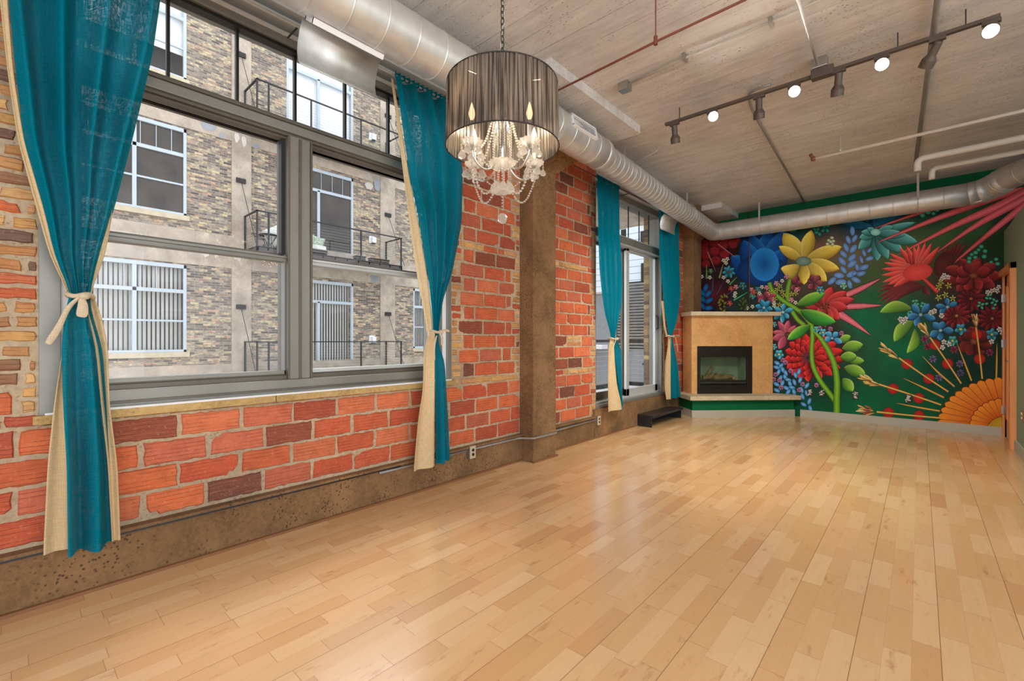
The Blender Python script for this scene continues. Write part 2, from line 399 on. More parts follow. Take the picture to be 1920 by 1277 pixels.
def tag(o, label, cat, group=None):
    o['label'] = label; o['category'] = cat
    if group: o['group'] = group
    return o
def struct(o): o['kind'] = 'structure'; return o
def sempty(name, loc=(0, 0, 0)):
    o = bpy.data.objects.new(name, None); COL.objects.link(o); o.location = loc; o['kind'] = 'structure'; return o
# ================================================================ ROOM SHELL
H = 3.48; D = 8.65
WY0, WY1, WZ0, WZ1 = .108, 2.651, .85, 3.475      # big window opening
DY0, DY1, DZ0, DZ1 = 5.065, 7.16, .36, 3.475      # balcony door opening
struct(box('floor', MF, 0, 7.4, -3.6, D, -.06, 0))
struct(box('ceiling', MC, -.4, 7.4, -3.6, D + .3, H, H + .3))
struct(box('wall_back', MWALLG, -.4, 7.4, D, D + .15, -.06, H))
# low partition room on the right: its top stops short of the ceiling
m = M(); DO0, DO1, DOZ = 7.70, 8.56, 2.06
m.box(3.88, 4.0, 4.2, DO0, 0, 2.65); m.box(3.88, 4.0, DO1, D, 0, 2.65); m.box(3.88, 4.0, DO0, DO1, DOZ, 2.65)
m.box(4.0, 7.3, 4.2, 4.32, 0, 2.65); m.box(4.0, 7.3, 4.32, D, 2.53, 2.65)
struct(m.build('wall_right', MSAGE))
# concrete kerb along the foot of the brick wall
m = M(); m.box(-.38, 0, -3.6, 4.98, -.06, .262); m.box(-.38, 0, 7.34, D, -.06, .262); m.box(-.38, .015, 4.98, 7.34, -.06, DZ0)
m.box(-.38, .03, -3.6, 4.98, .262, .278)
m.box(-.38, .012, -3.6, 2.1, .246, .2625, None, 1)
struct(m.build('trim_1', [MCOL, MBENCH]))
m = M(); m.box(.0, .022, -3.6, 3.57, 0, .016); m.box(.15, .172, 3.56, 3.98, 0, .016); m.box(0, .022, 3.97, 6.1, 0, .016)
struct(m.build('baseboard_left', paint('orange_shoe_moulding', (132, 90, 58), .4, 0, .08)))
m = M(); m.box(1.62, 3.878, D - .018, D, 0, .115); m.box(1.62, 3.878, D - .03, D - .018, 0, .02)
struct(m.build('baseboard_back', MBASE))
m = M(); m.box(3.862, 3.88, 4.2, DO0 - .07, 0, .115)
struct(m.build('baseboard_right', MBASE))
# ceiling drop panels over the columns
m = M()
for y0, y1, x1 in ((2.88, 4.42, .9), (7.75, D, .68), (-1.4, .2, .9)):
    m.box(-.3, x1, y0, y1, H - .085, H)
struct(m.build('trim_2', MC))
# ---- columns with flared heads
def column(y0, y1):
    m = M(); m.box(-.3, .15, y0, y1, 0, 3.03)
    a = [(-.3, y0), (.15, y0), (.15, y1), (-.3, y1)]; b = [(-.3, y0 - .32), (.36, y0 - .32), (.36, y1 + .34), (-.3, y1 + .34)]
    m.add([(x, y, 3.03) for x, y in a] + [(x, y, 3.30) for x, y in b] + [(x, y, H) for x, y in b],
          [(0, 1, 5, 4), (1, 2, 6, 5), (2, 3, 7, 6), (3, 0, 4, 7), (4, 5, 9, 8), (5, 6, 10, 9), (6, 7, 11, 10), (7, 4, 8, 11), (0, 3, 2, 1), (8, 9, 10, 11)])
    # vertical formwork seam
    return m.build('concrete_column', MCOL, bevel=.006)
for y0 in (-.80, 3.58, 7.955):
    struct(column(y0, y0 + .385))
# ---- brick wall: mortar body and every brick modelled in its face
RED = [(196, 92, 58), (204, 100, 60), (186, 82, 52), (212, 116, 76), (172, 78, 54), (194, 102, 74), (208, 106, 62), (140, 72, 52), (108, 66, 52)]
REDW = [8, 8, 7, 5, 5, 5, 6, 3.5, 2.2]
TAN = [(208, 162, 98), (218, 176, 118), (196, 146, 92), (212, 158, 110), (190, 136, 84)]
def wall_bricks():
    m = M(); X0, X1 = -.38, -.032; rn = random.Random(11)
    def ins(a, b, z0, z1): m.box(X0, X1, a, b, z0, z1, None, 0)
    ins(-3.6, WY0, .2, H); ins(WY0, WY1, .2, WZ0); ins(WY0, WY1, WZ1, H); ins(WY1, DY0, .2, H); ins(DY0, DY1, DZ1, H); ins(DY1, D, .2, H)
    def brick(y0, y1, z0, z1, rgb):
        if y1 - y0 < .03: return
        w, h = y1 - y0, z1 - z0; g = .0088
        y0 += g * rn.uniform(.5, 1.5); y1 -= g * rn.uniform(.5, 1.5); z0 += g * rn.uniform(.5, 1.2); z1 -= g * rn.uniform(.5, 1.2)
        nu = max(2, int(w / .03)); nv = max(2, int(h / .035)); P = []
        for i in range(nu): P.append((y0 + (y1 - y0) * i / nu, z0))
        for i in range(nv): P.append((y1, z0 + (z1 - z0) * i / nv))
        for i in range(nu): P.append((y1 - (y1 - y0) * i / nu, z1))
        for i in range(nv): P.append((y0, z1 - (z1 - z0) * i / nv))
        j = .0046; cy, cz = (y0 + y1) / 2, (z0 + z1) / 2
        P = [(a + rn.uniform(-j, j), b + rn.uniform(-j, j)) for a, b in P]
        if rn.random() < .16:      # a knocked-off corner
            q = rn.choice([(y0, z0), (y1, z0), (y1, z1), (y0, z1)])
            P = [(a + (cy - a) * .14, b + (cz - b) * .3) if abs(a - q[0]) < .04 and abs(b - q[1]) < .03 else (a, b) for a, b in P]
        n = len(P); xf = rn.uniform(-.028, -.021); tl = rn.uniform(-.003, .003)
        I = [(a + (cy - a) * min(.5, .006 / max(.01, w / 2)) * 1.3, b + (cz - b) * min(.5, .006 / (h / 2)) * 1.3) for a, b in P]
        vs = [(-.034, a, b) for a, b in P] + [(xf + tl * (1 if b > cz else -1) + rn.uniform(-.001, .001), a, b) for a, b in I] + [(xf + .001, cy, cz)]
        k = rn.uniform(.88, 1.1); col = lin(rgb, k); edge = lin(rgb, k * .92)
        fs = [(i, (i + 1) % n, n + (i + 1) % n, n + i) for i in range(n)]
        m.add(vs, fs, edge, 1)
        m.add([vs[n + i] for i in range(n)] + [vs[2 * n]], [(i, (i + 1) % n, n) for i in range(n)], col, 1)
    def red(): return rn.choices(RED, REDW)[0]
    def course(a, b, z0, z1, kind, off, jambL, jambR):
        # kind: red tile course or thin tan course; jamb: short tan bricks stacked at an opening edge
        if kind == 'tan':
            y = a - off * .1
            while y < b:
                l = rn.choice((.2, .2, .1)); 
                brick(max(a, y), min(b, y + l), z0, z1, rn.choice(TAN) if rn.random() < .8 else red()); y += l
            return
        zm = (z0 + z1) / 2
        if jambL:
            l = .12 if off else .06
            for q in ((z0, zm), (zm, z1)): brick(a, a + l + rn.uniform(-.01, .02), q[0], q[1], rn.choice(TAN) if rn.random() < .75 else red())
            a += l + .02
        if jambR:
            l = .06 if off else .12
            for q in ((z0, zm), (zm, z1)): brick(b - l - rn.uniform(-.0, .01), b, q[0], q[1], rn.choice(TAN) if rn.random() < .75 else red())
            b -= l + .012
        y = a - (.155 if off else 0) + rn.uniform(-.02, .02)
        while y < b:
            l = .31 * rn.choice((1, 1, 1, 1, .93))
            y0, y1 = max(a, y), min(b, y + l)
            if b - y1 < .05: y1 = b
            if y1 - y0 > .05:
                if rn.random() < .03:
                    for q in ((z0, zm), (zm, z1)): brick(y0, y1, q[0], q[1], rn.choice(TAN))
                else: brick(y0, y1, z0, z1, red())
            y += l
            if y1 == b: break
    zs = []; z = .29
    for i in range(4): zs.append((z, z + .1365, 'red')); z += .1365
    zs.append((z, z + .068, 'tan')); z += .068
    for i in range(9): zs.append((z, z + .1317, 'red')); z += .1317
    zs.append((z, z + .068, 'tan')); z += .068
    while z < H - .03: z1 = min(H, z + .1317); zs.append((z, z1, 'red')); z = z1
    for i, (z0, z1, k) in enumerate(zs):
        off = i % 2
        if z1 <= .85: segs = [(-.41, 3.58, 0, 0), (3.965, DY0, 0, 0 if z1 < .4 else 1)]
        elif z0 < WZ0: segs = [(-.41, WY0, 0, 0), (WY0, WY1, 0, 9), (WY1, 3.58, 1, 0), (3.965, DY0, 0, 1)]
        elif z0 <= 3.30: segs = [(-.41, WY0, 0, 1), (WY1, 3.58, 1, 1), (3.965, DY0, 0, 1)]
        else: segs = [(-.41, WY0, 0, 0), (WY1, 3.58, 0, 0), (3.965, DY0, 0, 0)]
        segs += [(DY1 + (.0 if z0 > DZ0 - .1 else .2), 7.955, 0, 0), (8.34, D, 0, 0), (-3.6, -.80, 0, 0)]
        for a, b, jl, jr in segs:
            # beside the big window the old wall is mostly thin tan brick
            if b == WY0 and z0 > .93 and k == 'red':
                zm = (z0 + z1) / 2
                for q0, q1 in ((z0, zm), (zm, z1)):
                    y = a - rn.uniform(0, .15)
                    while y < b - .03:
                        l = rn.choice((.2, .2, .11)); y1 = min(b, y + l)
                        brick(max(a, y), y1, q0, q1, rn.choice(TAN + [(150, 112, 84), (110, 88, 76), (170, 124, 84)]) if rn.random() < .93 else red()); y += l
                continue
            course(a, b, z0, .852 if jr == 9 else z1, k, off, jl, 0 if jr == 9 else jr)
    o = m.build('wall_left', [MORT, MBR]); struct(o)
wall_bricks()

# ================================================================ BIG WINDOW
def big_window():
    r = sempty('window_1', (-.1, 1.38, .9))
    m = M()
    XB, XF = -.24, -.055
    for a in ((XB, XF, WY0 + .07, WY1 - .08, .90, .985),              # bottom rail
              (XB, -.07, 1.275, 1.413, .985, 2.62),                   # mullion
              (XB, XF, WY0 + .07, WY1 - .08, 2.632, 2.69),            # transom body
              (XB, XF, WY0 + .07, WY0 + .13, .985, 3.23), (XB, XF, WY1 - .14, WY1 - .08, .985, 3.23),
              (XB, XF - .02, WY0 + .07, WY1 - .08, 3.225, 3.27)):
        m.box(*a)
    m.build('window_frame', MALU, r, bevel=.004)
    m = M()   # mouldings of the transom and bottom rail
    for a in ((XB, -.085, WY0 + .1, WY1 - .1, .985, 1.012), (XB, -.11, WY0 + .1, WY1 - .1, 1.012, 1.028),
              (XB, -.045, WY0 + .1, WY1 - .1, .915, .93),
              (XB, -.04, WY0 + .1, WY1 - .1, 2.69, 2.705), (XB, -.08, WY0 + .1, WY1 - .1, 2.705, 2.732),
              (XB, -.075, WY0 + .1, WY1 - .1, 2.614, 2.632), (XB, -.10, WY0 + .1, WY1 - .1, 2.600, 2.614),
              (XB, -.062, 1.262, 1.275, .985, 2.61), (XB, -.062, 1.413, 1.426, .985, 2.61), (-.075, -.062, 1.335, 1.352, .985, 2.61)):
        m.box(*a)
    m.build('moulding', MALUD, r, bevel=.002)
    m = M(); m.box(-.38, -.028, WY0, WY0 + .075, .87, 3.3); m.box(-.38, -.028, WY1 - .045, WY1, .87, 3.3)
    m.build('jamb_cover', MALU, r, bevel=.003)
    m = M(); m.box(-.3, -.05, WY1 - .085, WY1 - .045, .9, 3.3); m.box(-.3, -.05, WY0 + .075, WY0 + .115, .9, 3.3)
    m.build('jamb_reveal', MWHITE, r)
    for y0, y1, sd in ((WY0 + .13, 1.275, 0), (1.413, WY1 - .14, 1)):
        a = M()      # upper sash, further out
        a.box(-.21, -.165, y0, y0 + .03, 1.80, 2.62); a.box(-.21, -.165, y1 - .03, y1, 1.80, 2.62)
        a.box(-.21, -.165, y0, y1, 1.80, 1.835); a.box(-.21, -.165, y0, y1, 2.600, 2.62)
        up = a.build('upper_sash', MALUD, r, bevel=.002)
        box('pane', MGLASS, -.192, -.186, y0 + .03, y1 - .03, 1.835, 2.60, up)
        a = M()
        a.box(-.16, -.105, y0, y0 + .022, 1.02, 1.82); a.box(-.16, -.105, y1 - .022, y1, 1.02, 1.82)
        a.box(-.16, -.105, y0, y1, 1.02, 1.045); a.box(-.165, -.10, y0, y1, 1.775, 1.812); a.box(-.165, -.085, y0, y1, 1.795, 1.806); a.box(-.165, -.09, y0, y1, 1.772, 1.780)
        lo = a.build('lower_sash', MALUL if sd else MALU, r, bevel=.002)
        box('pane', MGLASS, -.138, -.132, y0 + .022, y1 - .022, 1.045, 1.775, lo)
        box('shaded_jamb', MRAIL, -.165, -.12, y1 - .035 if not sd else y0, y1 if not sd else y0 + .012, 1.82, 2.60, r)  # jamb strip beside the upper sash, its shadow put in as dark colour
    box('transom_pane', MGLASS, -.153, -.147, WY0 + .13, WY1 - .14, 2.732, 3.225, r)
    for y in (.265, .627, .982, 1.34, 1.707, 2.08, 2.44):
        box('muntin', MBLK, -.165, -.135, y - .008, y + .008, 2.732, 3.225, r)
    m = M(); m.box(-.165, -.12, WY0 + .13, WY1 - .14, 2.732, 2.742); m.box(-.165, -.10, WY0 + .13, WY1 - .14, 3.205, 3.228)
    m.build('gasket', MBLK, r)
    # sill
    m = M(); m.box(-.2, -.004, WY0 + .02, WY1 - .02, .892, .902); m.build('sill_plate', MWHITE, r)
    m = M(); m.box(-.36, .004, WY0 - .02, 1.16, .850, .892); m.box(-.36, .004, 1.164, WY1 + .03, .850, .892)
    m.build('stone_sill', MSILL, r, bevel=.004)
    # deep header with blind channels above the glass
    m = M()
    for x, z0, z1 in ((-.07, 3.27, 3.30), (-.16, 3.30, 3.36), (-.05, 3.36, 3.385), (-.13, 3.385, 3.43), (-.03, 3.43, 3.47)):
        m.box(-.3, x, WY0, WY1, z0, z1)
    m.build('header_channel', MPALEG, r, bevel=.002)
big_window()

# ================================================================ BALCONY DOOR (sliding)
def balcony_door():
    r = sempty('door_1', (-.1, 6.1, DZ0))
    m = M(); XB = -.26
    for a in ((XB, -.05, DY0, DY0 + .045, DZ0, 3.3), (XB, -.05, DY1 - .05, DY1, DZ0, 3.3),
              (XB, -.05, DY0, DY1, 2.60, 2.70), (XB, -.06, DY0, DY1, 3.22, 3.30), (XB, -.02, DY0, DY1, DZ0, DZ0 + .045)):
        m.box(*a)
    m.build('door_frame', MALU, r, bevel=.003)
    m = M(); m.box(XB, -.035, DY0, DY1, 2.585, 2.60); m.box(XB, -.035, DY0, DY1, 2.70, 2.712); m.box(XB, -.08, DY0, DY1, DZ0 + .045, DZ0 + .07)
    m.build('track_rail', MALUL, r, bevel=.002)
    for (y0, y1, x, w, mt) in ((DY0 + .045, 6.16, -.20, .06, MALUD), (6.06, DY1 - .05, -.12, .085, MALUL)):
        a = M(); z0, z1 = DZ0 + .06, 2.60
        a.box(x - .04, x, y0, y0 + w, z0, z1); a.box(x - .04, x, y1 - w, y1, z0, z1); a.box(x - .04, x, y0, y1, z0, z0 + .11); a.box(x - .04, x, y0, y1, z1 - .05, z1)
        l = a.build('sliding_leaf', mt, r, bevel=.003)
        box('pane', MGLASS, x - .023, x - .017, y0 + w, y1 - w, z0 + .11, z1 - .05, l)
        hy = y1 - .03 if y0 < 5.5 else y1 - .045
        hh = M(); hh.tube([(x + .004, hy, 1.42), (x + .035, hy, 1.44), (x + .035, hy, 1.62), (x + .004, hy, 1.64)], .009)
        hh.build('door_handle', MBLK, l)
    box('transom_pane', MGLASS, -.153, -.147, DY0 + .04, DY1 - .05, 2.71, 3.22, r)
    for px in (1143, 1181, 1201, 1219):
        y = onx(px, 430, -.12).y; box('muntin', MBLK, -.152, -.138, y - .005, y + .005, 2.71, 3.22, r)
    m = M()
    for x, z0, z1 in ((-.03, 3.30, 3.335), (-.12, 3.335, 3.38), (-.02, 3.38, 3.42)): m.box(-.3, x, DY0, DY1, z0, z1)
    m.build('header_channel', MALUL, r, bevel=.002)
balcony_door()
# glazed wooden door of the right-hand room, seen edge-on
def side_door():
    r = sempty('door_2', (3.88, 8.13, 0))
    m = M(); w = .075
    m.box(3.83, 4.01, DO0 - w, DO0, 0, DOZ + w); m.box(3.86, 4.01, DO1, DO1 + w, 0, DOZ + w); m.box(3.83, 4.01, DO0 - w, DO1 + w, DOZ, DOZ + w)
    m.build('door_frame', MPINE, r, bevel=.004)
    m = M(); x0, x1 = 3.884, 3.924
    m.box(x0, x1, DO0 + .004, DO0 + .12, .01, DOZ - .004); m.box(x0, x1, DO1 - .12, DO1 - .004, .01, DOZ - .004)
    m.box(x0, x1, DO0, DO1, .01, .24); m.box(x0, x1, DO0, DO1, DOZ - .13, DOZ - .004)
    l = m.build('door_leaf', MPINE, r, bevel=.003)
    box('pane', paint('frosted_amber_pane', (206, 146, 100), .15, 0, .2, 3), x0 + .017, x0 + .023, DO0 + .12, DO1 - .12, .24, DOZ - .13, l)
    h = M(); h.tube([(x0, DO0 + .06, 1.0), (x0 - .05, DO0 + .06, 1.0), (x0 - .055, DO0 + .18, 1.0)], .009); h.lathe([(.026, 0), (.026, .01)], (x0 - .006, DO0 + .06, 1.0), 16, Matrix.Rotation(math.pi / 2, 3, 'Y'))
    h.build('door_handle', MSTEEL, l)
    for z in (.35, 1.2, 1.78):
        q = M(); q.box(3.848, 3.90, DO1 - .012, DO1 + .004, z - .05, z + .05); q.tube([(3.872, DO1 - .012, z - .05), (3.872, DO1 - .012, z + .05)], .008)
        q.build('hinge', MSTEEL, r)
side_door()

# ================================================================ FIREPLACE (45 degrees across the corner)
R2 = math.sqrt(.5)
def uv(u, v, z): return ((u - v) * R2, (u + v) * R2, z)
def clip_corner(u0, u1, v0):
    # footprint from the front line (u0..u1 at v0), sides straight back to the two walls (x = .0, y = D)
    vl = u0; vr = D / R2 - u1
    pts = [uv(u0, v0, 0)[:2], uv(u1, v0, 0)[:2], uv(u1, vr, 0)[:2]]
    pts += [(0.0, D), (0.0, uv(u0, vl, 0)[1])] if True else []
    return pts
def inset(pts, e):   # keep the block off the walls by a hair
    return [(max(x, e), min(y, D - e)) for x, y in pts]
def fireplace():
    r = thing('fireplace', 'corner fireplace with gold plaster surround, black firebox and stone mantel shelf', 'fireplace', (.6, 8.0, 0))
    m = M(); m.prism(inset(clip_corner(5.45, 7.135, 4.945), .004), 0.0, .285); m.build('hearth_base', MWALLG, r)
    m = M()
    a = clip_corner(5.445, 7.14, 4.94)
    m.prism([uv(5.44, 4.935, 0)[:2], uv(7.145, 4.935, 0)[:2], uv(7.145, 5.08, 0)[:2], uv(5.44, 5.4, 0)[:2]], 0.0, .118); m.build('plinth', MBASE, r)
    m = M(); m.prism(inset(clip_corner(5.38, 7.20, 4.86), .003), .285, .352); m.build('hearth_slab', MSLAB, r, bevel=.006)
    # plaster body with the firebox opening cut out
    F0, F1, Z0, Z1 = 5.648, 6.587, .352, 1.143; V = 5.2; m = M()
    U0, U1, T = 5.553, 6.946, 1.645
    def fb(u0, u1, z0, z1): m.prism([uv(u0, V, 0)[:2], uv(u1, V, 0)[:2], uv(u1, V + .25, 0)[:2], uv(u0, V + .25, 0)[:2]], z0, z1)
    fb(U0, F0, .352, T); fb(F1, U1, .352, T); fb(F0, F1, Z1, T)
    m.prism(inset([uv(U0, V + .25, 0)[:2], uv(U1, V + .25, 0)[:2], uv(U1, D / R2 - U1, 0)[:2], (0, D), (0, U0 / R2)], .004), 1.143, T)
    m.prism([uv(U0, V + .25, 0)[:2], uv(F0, V + .25, 0)[:2], uv(F0, 5.6, 0)[:2], uv(U0, 5.53, 0)[:2]], .352, 1.143)
    m.prism([uv(F1, V + .25, 0)[:2], uv(U1, V + .25, 0)[:2], uv(U1, D / R2 - U1 - .01, 0)[:2], uv(F1, 5.55, 0)[:2]], .352, 1.143)
    m.build('surround', MPLAST, r)
    m = M(); m.prism(inset(clip_corner(5.50, 7.03, 5.10), .003), T, 1.712); m.build('mantel_shelf', MSLAB, r, bevel=.006)
    # firebox insert
    Rm = Matrix(((R2, -R2, 0), (R2, R2, 0), (0, 0, 1)))
    def b(mm, u0, u1, v0, v1, z0, z1, mi=0): mm.obox(uv((u0 + u1) / 2, (v0 + v1) / 2, (z0 + z1) / 2), (u1 - u0, v1 - v0, z1 - z0), Rm, None, mi)
    m = M(); P0, P1, Q0, Q1 = 5.70, 6.50, .575, .965
    b(m, F0, F1, V - .012, V + .03, Q1, Z1); b(m, F0, F1, V - .012, V + .03, Z0, .45); b(m, F0, P0, V - .012, V + .03, .45, Q1); b(m, P1, F1, V - .012, V + .03, .45, Q1)
    b(m, F0 + .02, F1 - .06, V - .022, V - .012, .97, 1.0)
    b(m, F0 + .02, F1 - .06, V - .0, V + .02, .45, .50); b(m, F0 + .02, F1 - .06, V - .0, V + .02, .51, .53); b(m, P0, P1, V - .004, V + .02, .54, Q0)
    fbx = m.build('firebox', MFBLK, r, bevel=.003)
    m = M(); b(m, P0 - .01, P1 + .01, V + .30, V + .32, .5, 1.0); b(m, P0 - .03, P0 - .01, V + .03, V + .32, .5, 1.0); b(m, P1 + .01, P1 + .03, V + .03, V + .32, .5, 1.0); b(m, P0, P1, V + .03, V + .32, .52, .56)
    b(m, P0, P1, V + .03, V + .32, .99, 1.01)
    m.build('firebox_liner', paint('grey_green_firebox_liner', (168, 178, 164), .5, 0, .2), fbx)
    m = M(); b(m, P0, P1, V + .016, V + .02, Q0, Q1); m.build('glass_front', glass('firebox_glass', (226, 232, 224), 1.4), fbx)
    for i, (u0, v0, z0, u1, v1, z1, rr) in enumerate(((5.98, 5.30, .60, 6.30, 5.28, .63, .035), (5.82, 5.36, .60, 6.05, 5.33, .64, .03), (5.9, 5.38, .62, 5.96, 5.31, .78, .026), (6.05, 5.37, .66, 6.33, 5.36, .60, .026), (6.28, 5.27, .60, 6.36, 5.25, .59, .026))):
        m = M(); A, B = Vector(uv(u0, v0, z0)), Vector(uv(u1, v1, z1)); pts = [A.lerp(B, k / 6) + Vector((0, 0, .012 * math.sin(k * 1.7 + i))) for k in range(7)]
        m.tube(pts, [rr * 1.4 * (.8 + .25 * math.sin(2.1 * k + i)) for k in range(7)], 10)
        m.build('ceramic_log', MLOG, fbx, smooth=True)
MLOG = m_concrete('ceramic_log', (150, 112, 88), (206, 172, 144), (70, 50, 44), .5)
fireplace()
# black steel step below the balcony door
m = M(); m.box(.02, .255, 6.13, 7.22, .155, .17); m.box(.25, .258, 6.13, 7.22, .135, .17)
o = thing('door_step', 'black steel step bench on the floor under the balcony door', 'step', (.13, 6.7, 0))
m.build('tread', MBENCH, o, bevel=.002)
for y in (6.13, 7.19):
    q = M(); q.box(.03, .235, y, y + .012, 0, .155); q.build('end_panel', MBENCH, o)
q = M(); q.box(.02, .03, 6.13, 7.22, .0, .155); q.build('back_panel', MBENCH, o)

# ================================================================ CURTAINS
def edge(pts, X):
    """edge as (z, y) samples from pixel points on the plane x = X"""
    q = [onx(px, py, X) for px, py in pts]
    L = sorted([(v.z, v.y) for v in q])
    def f(z):
        if z <= L[0][0]: return L[0][1]
        for (a, b), (c, d) in zip(L, L[1:]):
            if z <= c:
                k = (z - a) / max(1e-6, c - a)
                return b + (d - b) * k
        return L[-1][1]
    def g(z): return (f(z - .06) + 2 * f(z) + f(z + .06)) / 4
    return g
def cloth(name, mat, parent, eL, eR, z0, z1, folds, amp, x0, phase=0, nz=70, nu=64, hem=0.0, curl=0.0, gather=None):
    vs, fs = [], []
    for i in range(nz + 1):
        z = z1 + (z0 - z1) * i / nz
        yl, yr = eL(z), eR(z); w = yr - yl
        A = amp(z) if callable(amp) else amp
        for j in range(nu + 1):
            s = j / nu
            ph = folds * 2 * math.pi * s + phase + .5 * math.sin(2.3 * z + s * 4)
            fx = math.sin(ph) + .12 * math.sin(2.1 * ph + 1.2 + z * .7)
            # a fold line also swings sideways a little: rounder, overlapping pleats
            y = yl + w * (s + .012 * math.cos(ph))
            x = x0 + A * fx - curl * (abs(2 * s - 1) ** 4)
            zz = z + (hem * math.sin(ph * .5 + 1) if i == nz else 0)
            vs.append((x, y, zz))
    n = nu + 1
    for i in range(nz):
        for j in range(nu): fs.append((i * n + j, i * n + j + 1, (i + 1) * n + j + 1, (i + 1) * n + j))
    m = M(); m.add(vs, fs)
    return m.build(name, mat, parent, smooth=True)
def curtain(label, X, topz, tiez, hemz, tealTop, tealBot, burl, folds, amps, tails):
    """tealTop/tealBot: (left pts, right pts); burl: list of (left pts, right pts, z0, z1, dx)"""
    cy = edge(tealTop[0], X)(tiez)
    r = thing('curtain', label, 'curtain', (X, cy, hemz), 'teal curtains tied back at the windows')
    L, R = edge(tealTop[0], X), edge(tealTop[1], X)
    aT, aM, aB = amps
    def amp(z):
        if z > tiez: k = min(1, (z - tiez) / .9); return aM + (aT - aM) * k
        k = min(1, (tiez - z) / .6); return aM + (aB - aM) * k
    cloth('curtain_panel', MTEAL, r, L, R, tiez - .01, topz, folds, amp, X + .01)
    L, R = edge(tealBot[0], X), edge(tealBot[1], X)
    cloth('curtain_skirt', MTEAL, r, L, R, hemz, tiez + .01, max(1.6, folds * .5), amp, X + .012, phase=.8, hem=.004)
    for (l, rr, z0, z1, dx, fo, am) in burl:
        cloth('lining', MBURL, r, edge(l, X), edge(rr, X), z0, z1, fo, am, X + dx, phase=2.0, nu=24, curl=.01)
    # gathered heading over the rod
    L, R = edge(tealTop[0], X), edge(tealTop[1], X)
    cloth('heading', MTEAL, r, lambda z: L(topz), lambda z: R(topz), topz, topz + .045, folds * 3.2, .012, X + .01, nz=4, nu=120)
    # tie band with a knot and two tails
    m = M(); ymid = (L(tiez) + R(tiez)) / 2; hw = (R(tiez) - L(tiez)) / 2 + .008
    pts = [(X + .01 + .052 * math.cos(a), ymid + hw * math.sin(a), tiez + .006 * math.sin(3 * a)) for a in [2 * math.pi * k / 20 for k in range(20)]]
    m.tube(pts, .011, 8, closed=True); m.ball((X + .066, ymid + .01, tiez - .004), .019, 10, 8, (1, 1.2, .9))
    m.build('tie_band', MTIE, r, smooth=True)
    for tl in tails:
        m = M(); vs = []; n = len(tl)
        P = [Vector((X + dx, onx(px, py, X).y, onx(px, py, X).z)) for px, py, dx, w in tl]
        for i, p in enumerate(P):
            d = (P[min(i + 1, n - 1)] - P[max(i - 1, 0)]).normalized(); e = Vector((1, 0, 0)).cross(d).normalized(); w = tl[i][3]
            vs += [p + e * w, p + Vector((.006, 0, 0)), p - e * w]
        m.add(vs, [q for i in range(n - 1) for q in ((3 * i, 3 * i + 1, 3 * i + 4, 3 * i + 3), (3 * i + 1, 3 * i + 2, 3 * i + 5, 3 * i + 4))])
        o = m.build('tie_tail', MTIE, r, smooth=True); sd = o.modifiers.new('t', 'SOLIDIFY'); sd.thickness = .002; ss = o.modifiers.new('s', 'SUBSURF'); ss.levels = 2; ss.render_levels = 2
    return r
X1 = .12
t = 1.456
curtain('large teal curtain nearest the viewer, left of the big window', X1, 3.225, t, .25,
    ([(8, -140), (12, 0), (22, 100), (42, 260), (82, 395), (101, 480), (132, 552)], [(322, -140), (304, 0), (290, 100), (283, 132), (252, 260), (215, 395), (186, 480), (168, 552)]),
    ([(132, 552), (121, 577), (113, 652), (116, 757), (123, 871), (125, 1043)], [(168, 552), (168, 577), (191, 652), (199, 757), (206, 871), (212, 1015)]),
    [([(-8, -140), (0, 0), (14, 132), (33, 260), (70, 395), (94, 480), (130, 552)], [(12, -140), (16, 0), (26, 132), (46, 260), (86, 395), (106, 480), (136, 552)], t, 3.22, -.012, 1, .004),
     ([(208, 405), (182, 480), (160, 552)], [(212, 405), (198, 480), (170, 552)], t, 1.93, -.012, 1, .002),
     ([(160, 552), (162, 577), (180, 652), (190, 757), (203, 871), (211, 1016)], [(172, 552), (188, 577), (204, 652), (206, 757), (221, 871), (227, 1016)], .255, t, -.012, 1, .012),
     ([(138, 552), (118, 652), (102, 757), (90, 871), (82, 1034)], [(150, 552), (122, 652), (120, 757), (126, 871), (128, 1034)], .27, t, -.016, .8, .016)],
    3.6, (.065, .016, .05),
    [[(150, 560, .07, .012), (153, 575, .08, .02), (149, 597, .08, .024)], [(148, 558, .07, .008), (125, 575, .05, .01), (112, 610, .04, .012), (95, 636, .03, .016), (88, 646, .03, .012)]])
t = 1.315
curtain('teal curtain on the right side of the big window, behind the chandelier', X1, 3.225, t, .235,
    ([(736, 139), (755, 263), (768, 340), (782, 395), (803, 526), (810, 600), (811, 625)], [(840, 188), (857, 260), (869, 316), (863, 417), (843, 517), (828, 560), (820, 622)]),
    ([(810, 622), (811, 660), (812, 694), (813, 875)], [(820, 622), (817, 640), (830, 677), (834, 741), (840, 835), (840, 868)]),
    [([(735, 139), (751, 263), (762, 351), (773, 439), (786, 526), (800, 600), (803, 622)], [(738, 139), (759, 263), (774, 351), (788, 420), (806, 526), (813, 600), (813, 622)], t, 3.22, -.012, 1, .004),
     ([(801, 622), (797, 635), (791, 661), (790, 729), (781, 788), (773, 876)], [(813, 622), (814, 640), (814, 694), (814, 875)], .225, t, .02, 1.3, .018)],
    4, (.045, .012, .03),
    [[(812, 622, .08, .006), (824, 618, .08, .012), (832, 622, .075, .01)], [(812, 624, .08, .008), (818, 634, .085, .014), (816, 648, .08, .012)], [(806, 628, .09, .008), (800, 650, .09, .01), (802, 676, .09, .008)]])
t = 1.264
